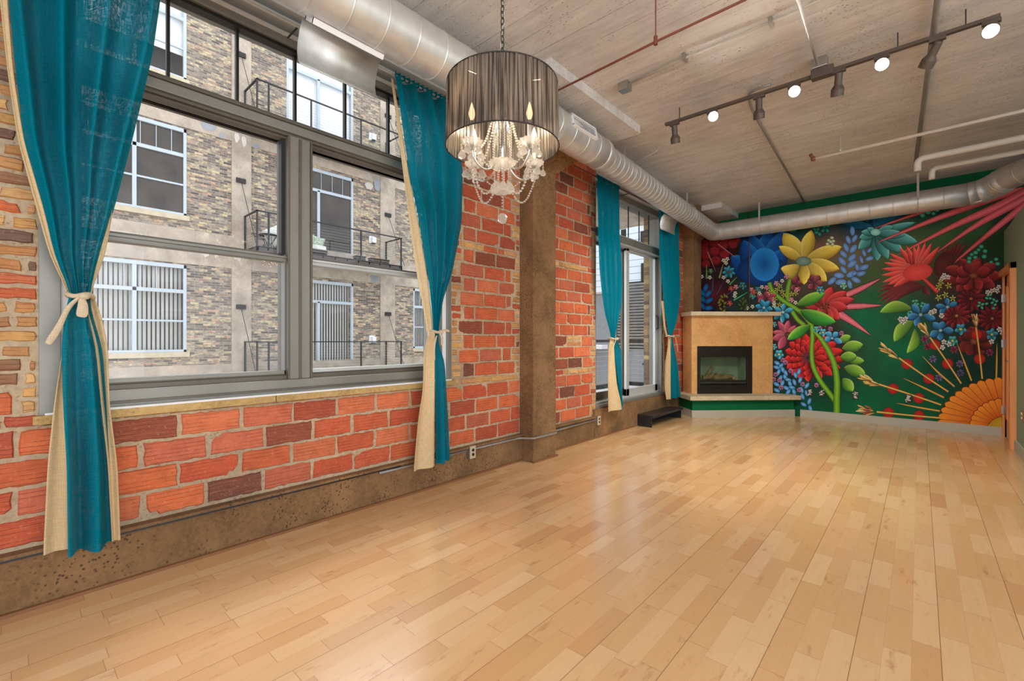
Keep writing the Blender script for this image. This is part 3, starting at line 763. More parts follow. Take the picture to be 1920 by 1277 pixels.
curtain('teal curtain on the left of the glazed balcony door', X1, 3.225, t, .33,
    ([(1118, 327), (1116, 341), (1120, 422), (1124, 504), (1129, 560), (1133, 590), (1145, 632)], [(1161, 355), (1162, 422), (1164, 503), (1163, 560), (1161, 580), (1151, 632)]),
    ([(1147, 632), (1150, 673), (1155, 720), (1161, 760)], [(1151, 632), (1157, 645), (1162, 656), (1163, 733), (1164, 762)]),
    [([(1144, 632), (1138, 645), (1137, 710), (1138, 769)], [(1149, 632), (1149, 645), (1151, 673), (1156, 720), (1169, 765)], .335, t, .018, 1.4, .02)],
    4, (.04, .012, .03),
    [[(1147, 632, .08, .006), (1141, 645, .08, .01), (1138, 662, .07, .012)]])
t = 1.309
curtain('teal curtain on the right of the glazed balcony door, beside the fireplace', X1, 3.225, t, .315,
    ([(1232, 390), (1233, 400), (1235, 477), (1242, 538), (1246, 585), (1252, 628)], [(1271, 405), (1273, 425), (1274, 477), (1273, 560), (1266, 607), (1258, 628)]),
    ([(1253, 628), (1254, 640), (1255, 750)], [(1257, 628), (1259, 640), (1268, 682), (1274, 746)]),
    [([(1240, 545), (1247, 616), (1251, 628)], [(1245, 545), (1250, 616), (1254, 628)], t, 1.85, -.01, 1, .002),
     ([(1252, 628), (1250, 650), (1245, 682), (1244, 729), (1248, 750)], [(1256, 628), (1256, 650), (1256, 750)], .315, t, .016, 1.2, .014)],
    4, (.04, .012, .028),
    [[(1254, 630, .08, .006), (1260, 628, .08, .008), (1266, 630, .08, .01)], [(1256, 632, .08, .008), (1260, 642, .08, .012), (1262, 660, .08, .012)]])
# curtain rods
def rod(y0, y1, label, mt):
    m = M(); m.tube([(X1, y0, 3.245), (X1, y1, 3.245)], .0085, 10)
    o = thing('curtain_rod', label, 'curtain rod', (X1, y0, 3.245)); m.build('rod', mt, o)
    for y in (y0 + .06, y1 - .06, (y0 + y1) / 2):
        q = M(); q.tube([(-.04, y, 3.245), (X1, y, 3.245)], .006, 8); q.build('bracket', MRAIL, o)
rod(-.25, 2.75, 'thin rod above the big window carrying two teal curtains', MALUL)
rod(3.40, 7.98, 'thin rust-brown rod above the balcony door carrying two teal curtains', MRUST)
# ================================================================ DUCTS
def spiral(m, pts, r, pitch=.13, n=40, seam=True):
    """duct body with raised lock seams"""
    pts = [Vector(p) for p in pts]; P, Rr = [], []
    for a, b in zip(pts, pts[1:]):
        L = (b - a).length; k = max(1, int(L / pitch))
        for i in range(k):
            s0 = a.lerp(b, i / k); d = (b - a).normalized() * .003
            P += [s0, s0 + d, s0 + d * 1.6, s0 + d * 2.4, s0 + d * 3, s0 + d * 4]; Rr += [r, r, r + .005, r + .005, r, r]
    P.append(pts[-1]); Rr.append(r)
    m.tube(P, Rr, n)
def duct_main():
    o = thing('spiral_duct', 'large round galvanised duct running along the brick wall under the ceiling', 'air duct', (.63, 2.0, 3.17))
    m = M(); spiral(m, [(.63, -2.6, 3.17), (.63, 3.0, 3.17), (.61, 4.08, 3.165)], .155, .21); m.build('duct_body', MDUCT, o, smooth=True)
    m = M(); m.tube([(.61, 4.06, 3.165), (.61, 4.08, 3.165), (.605, 4.13, 3.163), (.60, 4.20, 3.16), (.60, 4.22, 3.16)], [.157, .159, .155, .142, .139], 40); m.build('reducer', MDUCT, o, smooth=True)
    m = M(); spiral(m, [(.60, 4.2, 3.155), (.37, 8.2, 3.13)], .136, .105); m.build('narrow_duct', MDUCT, o, smooth=True)
    m = M(); spiral(m, [(.37, 8.18, 3.13), (.40, 8.30, 3.13), (.52, 8.325, 3.13)], .142, .06); m.build('elbow', MDUCT, o, smooth=True)
    for y, x, r in ((-.6, .63, .155), (2.55, .63, .155), (4.7, .57, .137), (6.9, .445, .137)):
        q = M(); q.tube([(x + (r + .002) * math.cos(a), y, 3.16 + (r + .002) * math.sin(a)) for a in [math.pi * 2 * k / 24 for k in range(24)]], .004, 6, closed=True)
        q.box(x - .012, x + .012, y - .002, y + .002, 3.16 + r, H - .0); q.build('hanger_strap', MCOND, o)
    # side register on the room face of the duct
    q = M(); a = math.radians(12); c = Vector((.61 + .165 * math.cos(a), 3.56, 3.17 + .165 * math.sin(a)))
    Rm = Matrix.Rotation(math.pi / 2 - a, 3, 'Y')
    q.obox(c + Rm @ Vector((.05, 0, 0)), (.014, .40, .03), Rm); q.obox(c - Rm @ Vector((.05, 0, 0)), (.014, .40, .03), Rm)
    for s in (-.193, .193): q.obox(c + Vector((0, s, 0)), (.10, .014, .03), Rm)
    g = q.build('register', MWHITE, o)
    q = M(); q.obox(c - Rm @ Vector((0, 0, .004)), (.09, .38, .006), Rm, None, 1)
    for k in range(5): q.obox(c + Rm @ Vector((-.034 + .017 * k, 0, .003)), (.005, .37, .004), Rm)
    q.build('louvers', [MWHITE, MBLK], g)
    # downward register with a metal scoop below it, over the big window
    ya, yb = onx(580, 27, .54).y, onx(711, 103, .54).y; an = math.radians(55); nrm = Vector((-math.cos(an), 0, -math.sin(an))); tn = Vector((math.sin(an), 0, -math.cos(an)))
    Rr = Matrix(((tn.x, 0, nrm.x), (0, 1, 0), (tn.z, 0, nrm.z))); c0 = Vector((.63, (ya + yb) / 2, 3.17)) + nrm * .160; ly = yb - ya
    q = M(); q.obox(c0 + tn * .055, (.016, ly, .03), Rr); q.obox(c0 - tn * .055, (.016, ly, .03), Rr)
    for e in (-1, 1): q.obox(c0 + Vector((0, e * (ly / 2 - .008), 0)), (.12, .016, .03), Rr)
    g = q.build('register', MWHITE, o)
    q = M(); q.obox(c0 - nrm * .004, (.10, ly - .03, .006), Rr, None, 1)
    for k in range(6): q.obox(c0 + tn * (-.042 + .017 * k) + nrm * .008, (.004, ly - .03, .018), Rr @ Matrix.Rotation(.5, 3, 'Y'))
    q.build('louvers', [MDUCT, MBLK], g)
    def scoop(y0, y1, prof):
        q = M(); n = len(prof); vs = [(x, y, z) for y in (y0, y1) for x, z in prof]
        q.add(vs, [(i, i + 1, n + i + 1, n + i) for i in range(n - 1)]); s = q.build('air_deflector', MDUCT, o, smooth=True)
        sd = s.modifiers.new('t', 'SOLIDIFY'); sd.thickness = .003
    scoop(onx(559, 70, .40).y, onx(705, 150, .40).y, [(.455, 3.07), (.42, 3.03), (.395, 2.97), (.388, 2.92), (.40, 2.865), (.425, 2.835)])
    scoop(onx(1238, 410, .27).y, onx(1265, 425, .27).y, [(.33, 3.06), (.29, 3.02), (.272, 2.96), (.268, 2.90), (.275, 2.855)])
duct_main()
def duct_back():
    o = thing('spiral_duct', 'round galvanised duct crossing above the painted mural on the back wall', 'air duct', (2.0, 8.325, 3.13))
    m = M(); spiral(m, [(.50, 8.325, 3.13), (3.55, 8.325, 3.13)], .146, .24); m.build('duct_body', MDUCT, o, smooth=True)
    E = [(3.55, 8.325, 3.13), (3.66, 8.30, 3.14), (3.77, 8.22, 3.17), (3.86, 8.08, 3.205)]
    m = M(); spiral(m, E, .150, .07); m.build('elbow', MDUCT, o, smooth=True)
    m = M(); spiral(m, [(3.86, 8.08, 3.205), (4.7, 6.9, 3.26)], .146, .2); m.build('branch_duct', MDUCT, o, smooth=True)
    for x in (1.13, 3.05):
        q = M(); q.tube([(x, 8.325 + .149 * math.cos(a), 3.13 + .149 * math.sin(a)) for a in [math.pi * 2 * k / 24 for k in range(24)]], .004, 6, closed=True)
        q.box(x - .012, x + .012, 8.16, 8.164, 3.15, H); q.build('hanger_strap', MCOND, o)
duct_back()

# ================================================================ PIPES AND CONDUIT ON THE CEILING
def pipe(name, label, cat, pts, r, mat, extra=None, n=12):
    o = thing(name, label, cat, pts[0]); m = M(); m.tube(pts, r, n); m.build('pipe_run', mat, o, smooth=True)
    if extra: extra(o)
    return o
def bend(pts, r=.08, k=6):
    """round the corners of a polyline"""
    P = [Vector(p) for p in pts]; out = [P[0]]
    for a, b, c in zip(P, P[1:], P[2:]):
        d0 = (a - b).normalized(); d1 = (c - b).normalized(); q0, q1 = b + d0 * r, b + d1 * r
        for i in range(k + 1):
            t = i / k; out.append(q0 * (1 - t) ** 2 + b * 2 * t * (1 - t) + q1 * t * t)
    out.append(P[-1]); return out
def hangers(o, xs, y, z, mat=None):
    for x in xs:
        q = M(); q.tube([(x, y, z), (x, y, H)], .004, 6); q.tube([(x, y, z - .02), (x, y, z + .035)], .014, 8); q.build('hanger', mat or MCOND, o)
def ex(o):
    q = M(); a = Vector((1.17, 3.60, 3.445)); q.box(a.x - .055, a.x + .035, a.y - .045, a.y + .045, 3.41, 3.478); q.build('junction_box', MSTEEL, o, bevel=.004)
    for x in (1.7, 2.3):
        q = M(); q.box(x - .012, x + .012, 3.52, 3.59, 3.43, 3.478); q.build('clip', MSTEEL, o)
pipe('ceiling_conduit', 'pale conduit from a small junction box, nearest of the ceiling conduits', 'conduit', bend([(1.2, 3.595, 3.455), (1.75, 3.55, 3.455), (2.2, 3.56, 3.46), (3.8, 3.5, 3.46)], .1), .009, MCOND, ex)
def ex(o): hangers(o, (1.782,), 2.845, 3.2, MRUST)
pipe('sprinkler_pipe', 'thin rust-red pipe hung across the ceiling beside the chandelier', 'pipe', [(.78, 2.90, 3.2), (1.782, 2.845, 3.2), (3.3, 2.82, 3.2)], .008, MRUST, ex)
def ex(o):
    q = M(); q.box(2.43, 2.53, 4.28, 4.38, 3.40, 3.475); q.build('junction_box', MSTEEL, o, bevel=.004)
pipe('ceiling_conduit', 'white conduit dropping down to the middle of the track light', 'conduit', [(2.495, 1.2, 3.44), (2.49, 3.35, 3.42), (2.47, 4.3, 3.42)], .011, MCOND, ex)
pipe('ceiling_conduit', 'grey conduit curving off the left half of the track and running to the mural wall', 'conduit', bend([(2.12, 4.37, 3.43), (1.93, 4.40, 3.45), (1.87, 4.75, 3.46), (1.68, D - .01, 3.46)], .12), .012, MCONDG)
pipe('ceiling_conduit', 'thick grey conduit passing above the right half of the track light', 'conduit', [(3.20, 1.5, 3.44), (3.158, 3.95, 3.44), (3.03, 7.5, 3.44)], .019, MCONDG)
def ex(o):
    hangers(o, (2.42,), 6.12, 3.3)
    q = M(); q.ball((2.17, 6.125, 3.3), .028); q.tube([(2.17, 6.125, 3.3), (2.14, 6.125, 3.36)], .018, 10); q.build('sprinkler_elbow', MRUST, o, smooth=True)
pipe('ceiling_pipe', 'slim white pipe ending in a rusty elbow, hung past the track light', 'pipe', [(2.17, 6.125, 3.3), (5.2, 6.06, 3.3)], .017, MPVC, ex)
pipe('ceiling_pipe', 'fat white pipe turning down near the mural, upper of the pair', 'pipe', bend([(6.5, 6.53, 3.21), (3.05, 6.62, 3.21), (3.05, 6.62, 2.98)], .06)[:-1] + [Vector((3.05, 6.62, 3.08))], .032, MPVC)
pipe('ceiling_pipe', 'white pipe turning down near the mural, lower of the pair', 'pipe', bend([(6.5, 6.95, 3.19), (3.17, 7.02, 3.19), (3.17, 7.02, 2.96)], .055)[:-1] + [Vector((3.17, 7.02, 3.07))], .027, MPVC)
pipe('gas_pipe', 'thin rust-red pipe running down the mural to the mantel shelf', 'pipe', [(.868, D - .03, H - .01), (.868, D - .03, 1.713)], .007, MRUST)
pipe('duct_hanger_bar', 'thin wire hanger reaching from the ceiling to the duct beyond the column', 'hanger', [(.56, 4.9, 3.30), (.86, 4.95, 3.40), (.86, 4.95, H)], .004, MCOND)

# ================================================================ TRACK LIGHT
TY, TZ = 4.33, 3.36
o = thing('track_light_rail', 'long brown track rail hung under the concrete ceiling', 'track light', (2.3, TY, TZ))
m = M(); m.box(1.21, 3.46, TY - .018, TY + .018, TZ - .012, TZ + .012); m.build('rail', MTRACK, o, bevel=.002)
q = M(); q.box(2.42, 2.57, TY - .035, TY + .035, TZ - .03, TZ + .04); q.build('power_feed', MTRACK, o, bevel=.003)
for x in (1.35, 2.95, 3.3):
    q = M(); q.tube([(x, TY, TZ), (x, TY, H)], .004, 6); q.build('hanger_rod', MRAIL, o)
def head(x, d, lit, label, power, group):
    """track head: canister plus flared bell, pointing along d"""
    d = Vector(d).normalized(); c = Vector((x, TY, TZ - .055))
    o = thing('track_spotlight', label, 'spotlight', (x, TY, TZ), group)
    q = M(); q.box(x - .045, x + .045, TY - .014, TY + .014, TZ - .035, TZ - .012); q.tube([(x, TY, TZ - .03), tuple(c)], .009, 8); q.build('mount', MTRACK, o)
    Rm = d.to_track_quat('Z', 'Y').to_matrix()
    q = M(); a = c - d * .02
    q.lathe([(.0, -.005), (.024, 0), (.026, .01), (.026, .085), (.044, .115), (.044, .165), (.040, .165), (.040, .14)], a, 20, Rm)
    q.build('lamp_housing', MTRACK, o, smooth=False, bevel=.0)
    q = M(); q.lathe([(0, .148), (.040, .148), (.040, .15), (0, .152)], a, 20, Rm); q.build('lens', MSPOT if lit else MDIM, o)
    l = bpy.data.lights.new('spot_beam', 'SPOT'); l.energy = power; l.spot_size = math.radians(130); l.spot_blend = 1; l.shadow_soft_size = .06; l.color = (1, .95, .86)
    lo = bpy.data.objects.new('spot_beam', l); COL.objects.link(lo); lo.parent = o; lo.location = a + d * .175 - Vector(o.location); lo.rotation_euler = (-d).to_track_quat('Z', 'Y').to_euler()
for x, d, lit, lb in ((1.30, (-.10, .45, -1), 0, 'dark spotlight at the far left end of the track, pointing down'),
                      (1.65, (.38, -.9, -.52), 1, 'lit spotlight glaring at the viewer, leftmost lit lamp of the track'),
                      (2.04, (-.12, .5, -1), 0, 'dark spotlight beside the grey conduit bend, pointing down'),
                      (2.30, (.18, -.9, -.55), 1, 'lit spotlight glaring at the viewer, second lit lamp from the left'),
                      (2.60, (-.15, .55, -1), 0, 'dark spotlight just right of the power feed box, pointing down'),
                      (2.86, (.05, -.9, -.58), 1, 'lit spotlight glaring at the viewer, third lit lamp from the left'),
                      (3.16, (-.6, .75, -1), 0, 'dark spotlight under the thick conduit, tilted to the left'),
                      (3.42, (-.1, -.9, -.62), 1, 'lit spotlight glaring at the viewer, rightmost lamp near the picture edge')):
    head(x, d, lit, lb, 34 if lit else 120, 'spotlights on the ceiling track')

# ================================================================ CHANDELIER
def chandelier():
    c = onz(942, 277, 2.094); cx, cy = c.x, c.y
    o = thing('chandelier', 'crystal chandelier inside a dark pleated drum shade hanging on a chain', 'chandelier', (cx, cy, 2.0))
    RB, RT, ZB, ZT = .247, .240, 2.094, 2.365
    t = NT('pleated_organza'); tc = t.n('ShaderNodeTexCoord'); ob = tc.outputs['Object']
    nz = t.noise(t.coord((120, 120, .8)), 1, 2)
    d = t.n('ShaderNodeBsdfDiffuse'); t.l(t.ramp(nz, (.4, lin((22, 21, 23))), (.62, lin((112, 106, 104)))), d.inputs[0])
    tl = t.n('ShaderNodeBsdfTranslucent'); t.l(t.ramp(nz, (.4, lin((30, 27, 26))), (.62, lin((140, 126, 110)))), tl.inputs[0])
    tp = t.n('ShaderNodeBsdfTransparent'); tp.inputs[0].default_value = lin((150, 140, 134))
    gl = t.n('ShaderNodeBsdfGlossy'); gl.inputs['Roughness'].default_value = .35; gl.inputs[0].default_value = lin((190, 180, 170))
    m1 = t.n('ShaderNodeMixShader'); m1.inputs[0].default_value = .32; t.l(d.outputs[0], m1.inputs[1]); t.l(tl.outputs[0], m1.inputs[2])
    m2 = t.n('ShaderNodeMixShader'); t.l(t.ramp(nz, (.4, (.16,) * 3), (.6, (.42,) * 3)), m2.inputs[0]); t.l(m1.outputs[0], m2.inputs[1]); t.l(tp.outputs[0], m2.inputs[2])
    m3 = t.n('ShaderNodeMixShader'); m3.inputs[0].default_value = .1; t.l(m2.outputs[0], m3.inputs[1]); t.l(gl.outputs[0], m3.inputs[2]); t.l(m3.outputs[0], t.out.inputs[0])
    MSH = t.m
    m = M(); n = 288; vs = []
    for z, R in ((ZB, RB), ((ZB * 3 + ZT) / 4, RB * .75 + RT * .25), ((ZB + ZT) / 2, (RB + RT) / 2), (ZT, RT)):
        for j in range(n):
            a = 2 * math.pi * j / n; r = R + .0022 * math.sin(a * 72) + .0012 * math.sin(a * 31 + z * 3)
            vs.append((cx + r * math.cos(a), cy + r * math.sin(a), z))
    m.add(vs, [(i * n + j, i * n + (j + 1) % n, (i + 1) * n + (j + 1) % n, (i + 1) * n + j) for i in range(3) for j in range(n)])
    sh = m.build('drum_shade', MSH, o, smooth=True)
    for z, R, nm in ((ZB, RB, 'lower_rim'), (ZT, RT, 'upper_rim')):
        q = M(); q.tube([(cx + (R + .001) * math.cos(a), cy + (R + .001) * math.sin(a), z) for a in [2 * math.pi * k / 72 for k in range(72)]], .0028, 6, closed=True); q.build(nm, MBLK, sh)
    q = M()
    for k in range(3):
        a = 2 * math.pi * k / 3 + .4; q.tube([(cx, cy, ZT + .01), (cx + RT * math.cos(a), cy + RT * math.sin(a), ZT - .004)], .003, 6)
    q.build('shade_spider', MCHROME, sh)
    # chain and canopy
    q = M(); z = 2.385; k = 0
    while z < H - .04:
        a = k * math.pi / 2; e = Vector((math.cos(a), math.sin(a), 0))
        q.tube([Vector((cx, cy, z)) + e * .0085 * math.cos(b) + Vector((0, 0, .017 * math.sin(b))) for b in [2 * math.pi * i / 12 for i in range(12)]], .0021, 5, closed=True); z += .0265; k += 1
    q.build('chain', MBLK, o)
    q = M(); q.tube([(cx + .006 * math.sin(i * 1.3), cy + .006 * math.cos(i), 2.37 + i * .05) for i in range(22)], .0024, 5); q.build('power_cord', MCOND, o)
    q = M(); q.lathe([(.0, 0), (.02, 0), (.055, .022), (.06, .03), (0, .03)], (cx, cy, H - .03), 24); q.build('ceiling_canopy', MCHROME, o, smooth=True)
    GL = NT('crystal'); g = GL.n('ShaderNodeBsdfGlass'); g.inputs['IOR'].default_value = 1.5; g.inputs['Roughness'].default_value = .0; g.inputs[0].default_value = (1, 1, 1, 1)
    tr = GL.n('ShaderNodeBsdfTransparent'); df = GL.n('ShaderNodeBsdfTranslucent'); df.inputs[0].default_value = (1, .98, .94, 1)
    a1 = GL.n('ShaderNodeMixShader'); a1.inputs[0].default_value = .6; GL.l(tr.outputs[0], a1.inputs[1]); GL.l(df.outputs[0], a1.inputs[2])
    a2 = GL.n('ShaderNodeMixShader'); a2.inputs[0].default_value = .45; GL.l(a1.outputs[0], a2.inputs[1]); GL.l(g.outputs[0], a2.inputs[2]); GL.l(a2.outputs[0], GL.out.inputs[0])
    MCR = GL.m
    # centre column, domes and bowl
    q = M(); q.lathe([(.006, 1.99), (.010, 2.0), (.012, 2.25), (.016, 2.26), (.008, 2.28), (.008, 2.375)], (cx, cy, 0), 14); q.build('centre_stem', MCHROME, o, smooth=True)
    q = M(); q.lathe([(.012, 0), (.030, .004), (.052, .018), (.060, .030), (.050, .026), (.020, .018)], (cx, cy, 2.0), 40, flute=.07, nf=14); q.build('glass_bowl', MCR, o, smooth=True)
    q = M(); q.lathe([(.014, .05), (.034, .044), (.046, .025), (.048, .0), (.044, .0), (.040, .022), (.03, .036)], (cx, cy, 2.235), 28, flute=.04, nf=12); q.build('glass_dome', MCR, o, smooth=True)
    def strand(nm, pts, r, parent, step=None):
        """beads threaded along a curve"""
        P = [Vector(p) for p in pts]; q = M(); step = step or r * 2.1; acc = 0; last = P[0]; q.ball(P[0], r, 7, 5)
        for a, b in zip(P, P[1:]):
            L = (b - a).length; t = step - acc
            while t <= L: q.ball(a.lerp(b, t / L), r * (1 if int(t * 997) % 3 else .85), 7, 5, (1, 1, .75)); t += step
            acc = L - (t - step)
        q.tube(P, .0006, 4); return q.build(nm, MCR, parent, smooth=True)
    def drop(p, s, parent, nm='crystal_drop'):
        q = M(); q.lathe([(0, 0), (s * .32, s * .12), (s * .42, s * .34), (s * .30, s * .62), (s * .10, s * .92), (0, s)], (p[0], p[1], p[2] - s), 8); q.ball((p[0], p[1], p[2] + .004), .004, 6, 5); return q.build(nm, MCR, parent)
    R = .17
    fx = Vector((-S, C, 0)); rx = Vector((C, S, 0))
    tips = []
    for i, (a, b) in enumerate(((-.125, -.105), (.115, -.11), (.145, .12), (-.135, .135))):
        e = rx * a + fx * b; r = e.length; e = e / r; base = Vector((cx, cy, 0)); P = []
        for k in range(23):
            t = k / 22
            # drops from the stem, swings under and up to the cup
            if t < .45: u = t / .45; rr = .030 + .006 * u; zz = 2.235 - (2.235 - 2.055) * u
            else:
                u = (t - .45) / .55; an = math.pi * (1 + u); cc = (r + .036) / 2; hw = (r - .036) / 2
                rr = cc + hw * math.cos(an); zz = 2.055 + .062 * math.sin(an) * 1.15 - .012 * (1 - u) + .0 * u
            P.append(base + e * rr + Vector((0, 0, zz)))
        q = M(); q.tube(P, .0052, 9); arm = q.build('curved_arm', MCHROME, o, smooth=True)
        c0 = base + e * r + Vector((0, 0, 2.058)); tips.append(c0)
        q = M(); q.lathe([(.006, -.012), (.014, -.004), (.034, .006), (.044, .020), (.041, .021), (.028, .010), (.010, .004)], c0, 36, flute=.10, nf=10); cup = q.build('glass_cup', MCR, arm, smooth=True)
        q = M(); q.lathe([(.010, .004), (.011, .02), (.0095, .025), (.0095, .10), (.006, .105)], c0, 14); q.build('candle_sleeve', MWHITE, arm, smooth=True)
        q = M(); q.lathe([(.005, .105), (.011, .118), (.014, .132), (.010, .152), (.004, .172), (.0, .182)], c0, 14); q.build('candle_bulb', MBULB, arm, smooth=True)
        l = bpy.data.lights.new('bulb_light', 'POINT'); l.energy = 1.6; l.color = (1, .82, .6); l.shadow_soft_size = .02
        lo = bpy.data.objects.new('bulb_light', l); COL.objects.link(lo); lo.parent = o; lo.location = c0 + Vector((0, 0, .20)) - Vector(o.location)
        for k in range(5):
            an = 2 * math.pi * k / 5 + i; p = c0 + Vector((.042 * math.cos(an), .042 * math.sin(an), .016))
            strand('bead_strand', [p, p - Vector((0, 0, .022))], .0036, arm, .008); drop(p - Vector((0, 0, .028)), .042 if k % 2 else .034, arm)
        # strand from the dome to the cup and swag from the cup to the centre
        top = base + e * .045 + Vector((0, 0, 2.24)); P = []
        for k in range(16):
            t = k / 15; P.append(top.lerp(c0 + Vector((0, 0, .01)), t) - Vector((0, 0, .075 * math.sin(math.pi * t))))
        strand('bead_strand', P, .0056, o, .0125)
        st = c0 + e * .03 + Vector((0, 0, .005)); en = base + e * .03 + Vector((0, 0, 1.945)); P = []
        for k in range(22):
            t = k / 21; P.append(st.lerp(en, t) - Vector((0, 0, .125 * math.sin(math.pi * t))))
        strand('bead_strand', P, .006, o, .0135)
        for dd in (.012, .05):
            p0 = base + e * dd + Vector((0, 0, 2.235)); strand('bead_strand', [p0, p0 - Vector((0, 0, .20))], .005, o, .0115)
    for a, b in zip(tips, tips[1:] + tips[:1]):
        P = []
        for k in range(20):
            t = k / 19; P.append(a.lerp(b, t) - Vector((0, 0, .10 * math.sin(math.pi * t) + .005)))
        strand('bead_strand', P, .005, o, .012)
    for k in range(9):
        an = 2 * math.pi * k / 9; p = Vector((cx + .036 * math.cos(an), cy + .036 * math.sin(an), 1.998))
        strand('bead_strand', [p, p - Vector((0, 0, .05))], .0042, o, .0105); drop(p - Vector((0, 0, .058)), .045, o)
    strand('bead_strand', [(cx, cy, 1.985), (cx, cy, 1.815)], .0046, o, .0135)
    q = M(); q.ball((cx, cy, 1.783), .021, 12, 9, (1, 1, 1.1)); q.build('crystal_ball', MCR, o)
chandelier()

# ================================================================ OUTLETS, CONDUIT ALONG THE KERB, SMALL WALL THINGS
def outlet(px, py, label):
    c = onx(px, py, .02); o = thing('wall_outlet', label, 'outlet', tuple(c))
    q = M(); q.box(.002, .045, c.y - .036, c.y + .036, c.z - .058, c.z + .058); q.build('box', MSTEEL, o, bevel=.003)
    q = M(); q.box(.045, .049, c.y - .034, c.y + .034, c.z - .056, c.z + .056); p = q.build('cover_plate', MOUT, o, bevel=.002)
    for dz in (-.02, .02):
        q = M(); q.lathe([(.014, 0), (.014, .003)], (.049, c.y, c.z + dz), 16, Matrix.Rotation(math.pi / 2, 3, 'Y')); q.build('socket', MBLK, p)
outlet(883, 847, 'metal outlet box low on the wall, between curtain and column')
outlet(1120, 788, 'metal outlet box low on the wall, beside the balcony door')
m = M(); z = .245
m.tube(bend([(.012, 1.9, .236), (.012, 2.2, .235), (.012, 2.8, z)], .1), .010, 8)
m.tube(bend([(.012, 2.88, z), (.012, 3.48, z - .002), (.035, 3.52, z), (.165, 3.57, z + .006), (.165, 3.97, z + .004), (.02, 4.04, z - .02), (.012, 4.99, .235)], .03), .010, 8)
o = m.build('kerb_conduit', MCONDG, smooth=True); tag(o, 'thin grey conduit running along the concrete kerb around the column', 'conduit')
for px, py, lb in ((1519, 736, 'outlet on the mural, left of the pair by the blue leaves'), (1541, 737, 'outlet on the mural, right of the pair beside the stems'), (1604, 741, 'single outlet on the plain green part of the mural'), (1703, 747, 'outlet on the mural between the wheat stalks')):
    c = ony(px, py, D); o = thing('wall_outlet', lb, 'outlet', tuple(c))
    q = M(); q.box(c.x - .037, c.x + .037, D - .020, D - .0145, c.z - .058, c.z + .058); q.build('cover_plate', MBLK, o, bevel=.002)
    q = M(); rn = random.Random(int(px))
    for k in range(14):
        a = c.x - .029 + .058 * rn.random(); b = c.z - .048 + .096 * rn.random(); q.box(a - .006, a + .006, D - .0225, D - .020, b - .005, b + .005)
    q.build('painted_pattern', MWHITE, o)
    for dz in (-.02, .02):
        q = M(); q.lathe([(.014, 0), (.014, .003)], (c.x, D - .0205, c.z + dz), 16, Matrix.Rotation(math.pi / 2, 3, 'X')); q.build('socket', MOUT, o)
c = onx(1918.5, 780, 3.88); o = thing('wall_plate', 'brown wall plate on the green wall at the right picture edge', 'outlet', tuple(c))
q = M(); q.box(3.87, 3.88, c.y - .04, c.y + .04, c.z - .06, c.z + .06); q.build('cover_plate', paint('brown_plate', (150, 98, 56), .5), o, bevel=.002)
q = M(); q.box(3.866, 3.87, c.y - .015, c.y + .015, c.z - .035, c.z - .01); q.box(3.866, 3.87, c.y - .015, c.y + .015, c.z + .01, c.z + .035); q.build('socket', MWHITE, o)
# ================================================================ MURAL (flat paint: thin overlapping shapes on the wall)
CR = {1: (1300, 400, 6.0), 2: (1440, 560, 5.55), 3: (1600, 360, 5.322), 4: (1600, 570, 4.559), 6: (1240, 380, 3.041), 7: (1500, 340, 2.554)}
MU = M(); LAY = [0]
def Wp(c, x, y):
    ox, oy, s = CR[c]; v = ony(ox + x / s, oy + y / s, D); return (v.x, v.z)
BB = []
def lay(vs):
    """each shape lies just over the topmost paint it overlaps"""
    a, b = min(v[0] for v in vs), max(v[0] for v in vs); c, d = min(v[1] for v in vs), max(v[1] for v in vs); k = 0
    for q in BB:
        if q[4] > k and q[0] < b and q[1] > a and q[2] < d and q[3] > c: k = q[4]
    BB.append((a, b, c, d, k + 1)); LAY[0] = max(LAY[0], k + 1); return D - .0015 - .00005 * (k + 1)
KM = 1.2
def addpoly(vs, fs, cols):
    vs = [(max(.0, x), min(3.19, max(.02, z))) for x, z in vs]; y = lay(vs)
    P = [(x, y, z) for x, z in vs]
    k = len(MU.v); MU.v += P
    for f in fs:
        MU.f.append([i + k for i in f]); MU.c.append([cols[i] for i in f]); MU.mi.append(0)
def L3(c, k=1.0): return lin(c, k * KM)
def mixc(a, b, t): return tuple(a[i] * (1 - t) + b[i] * t for i in range(3)) 
OUT = (16, 14, 16)
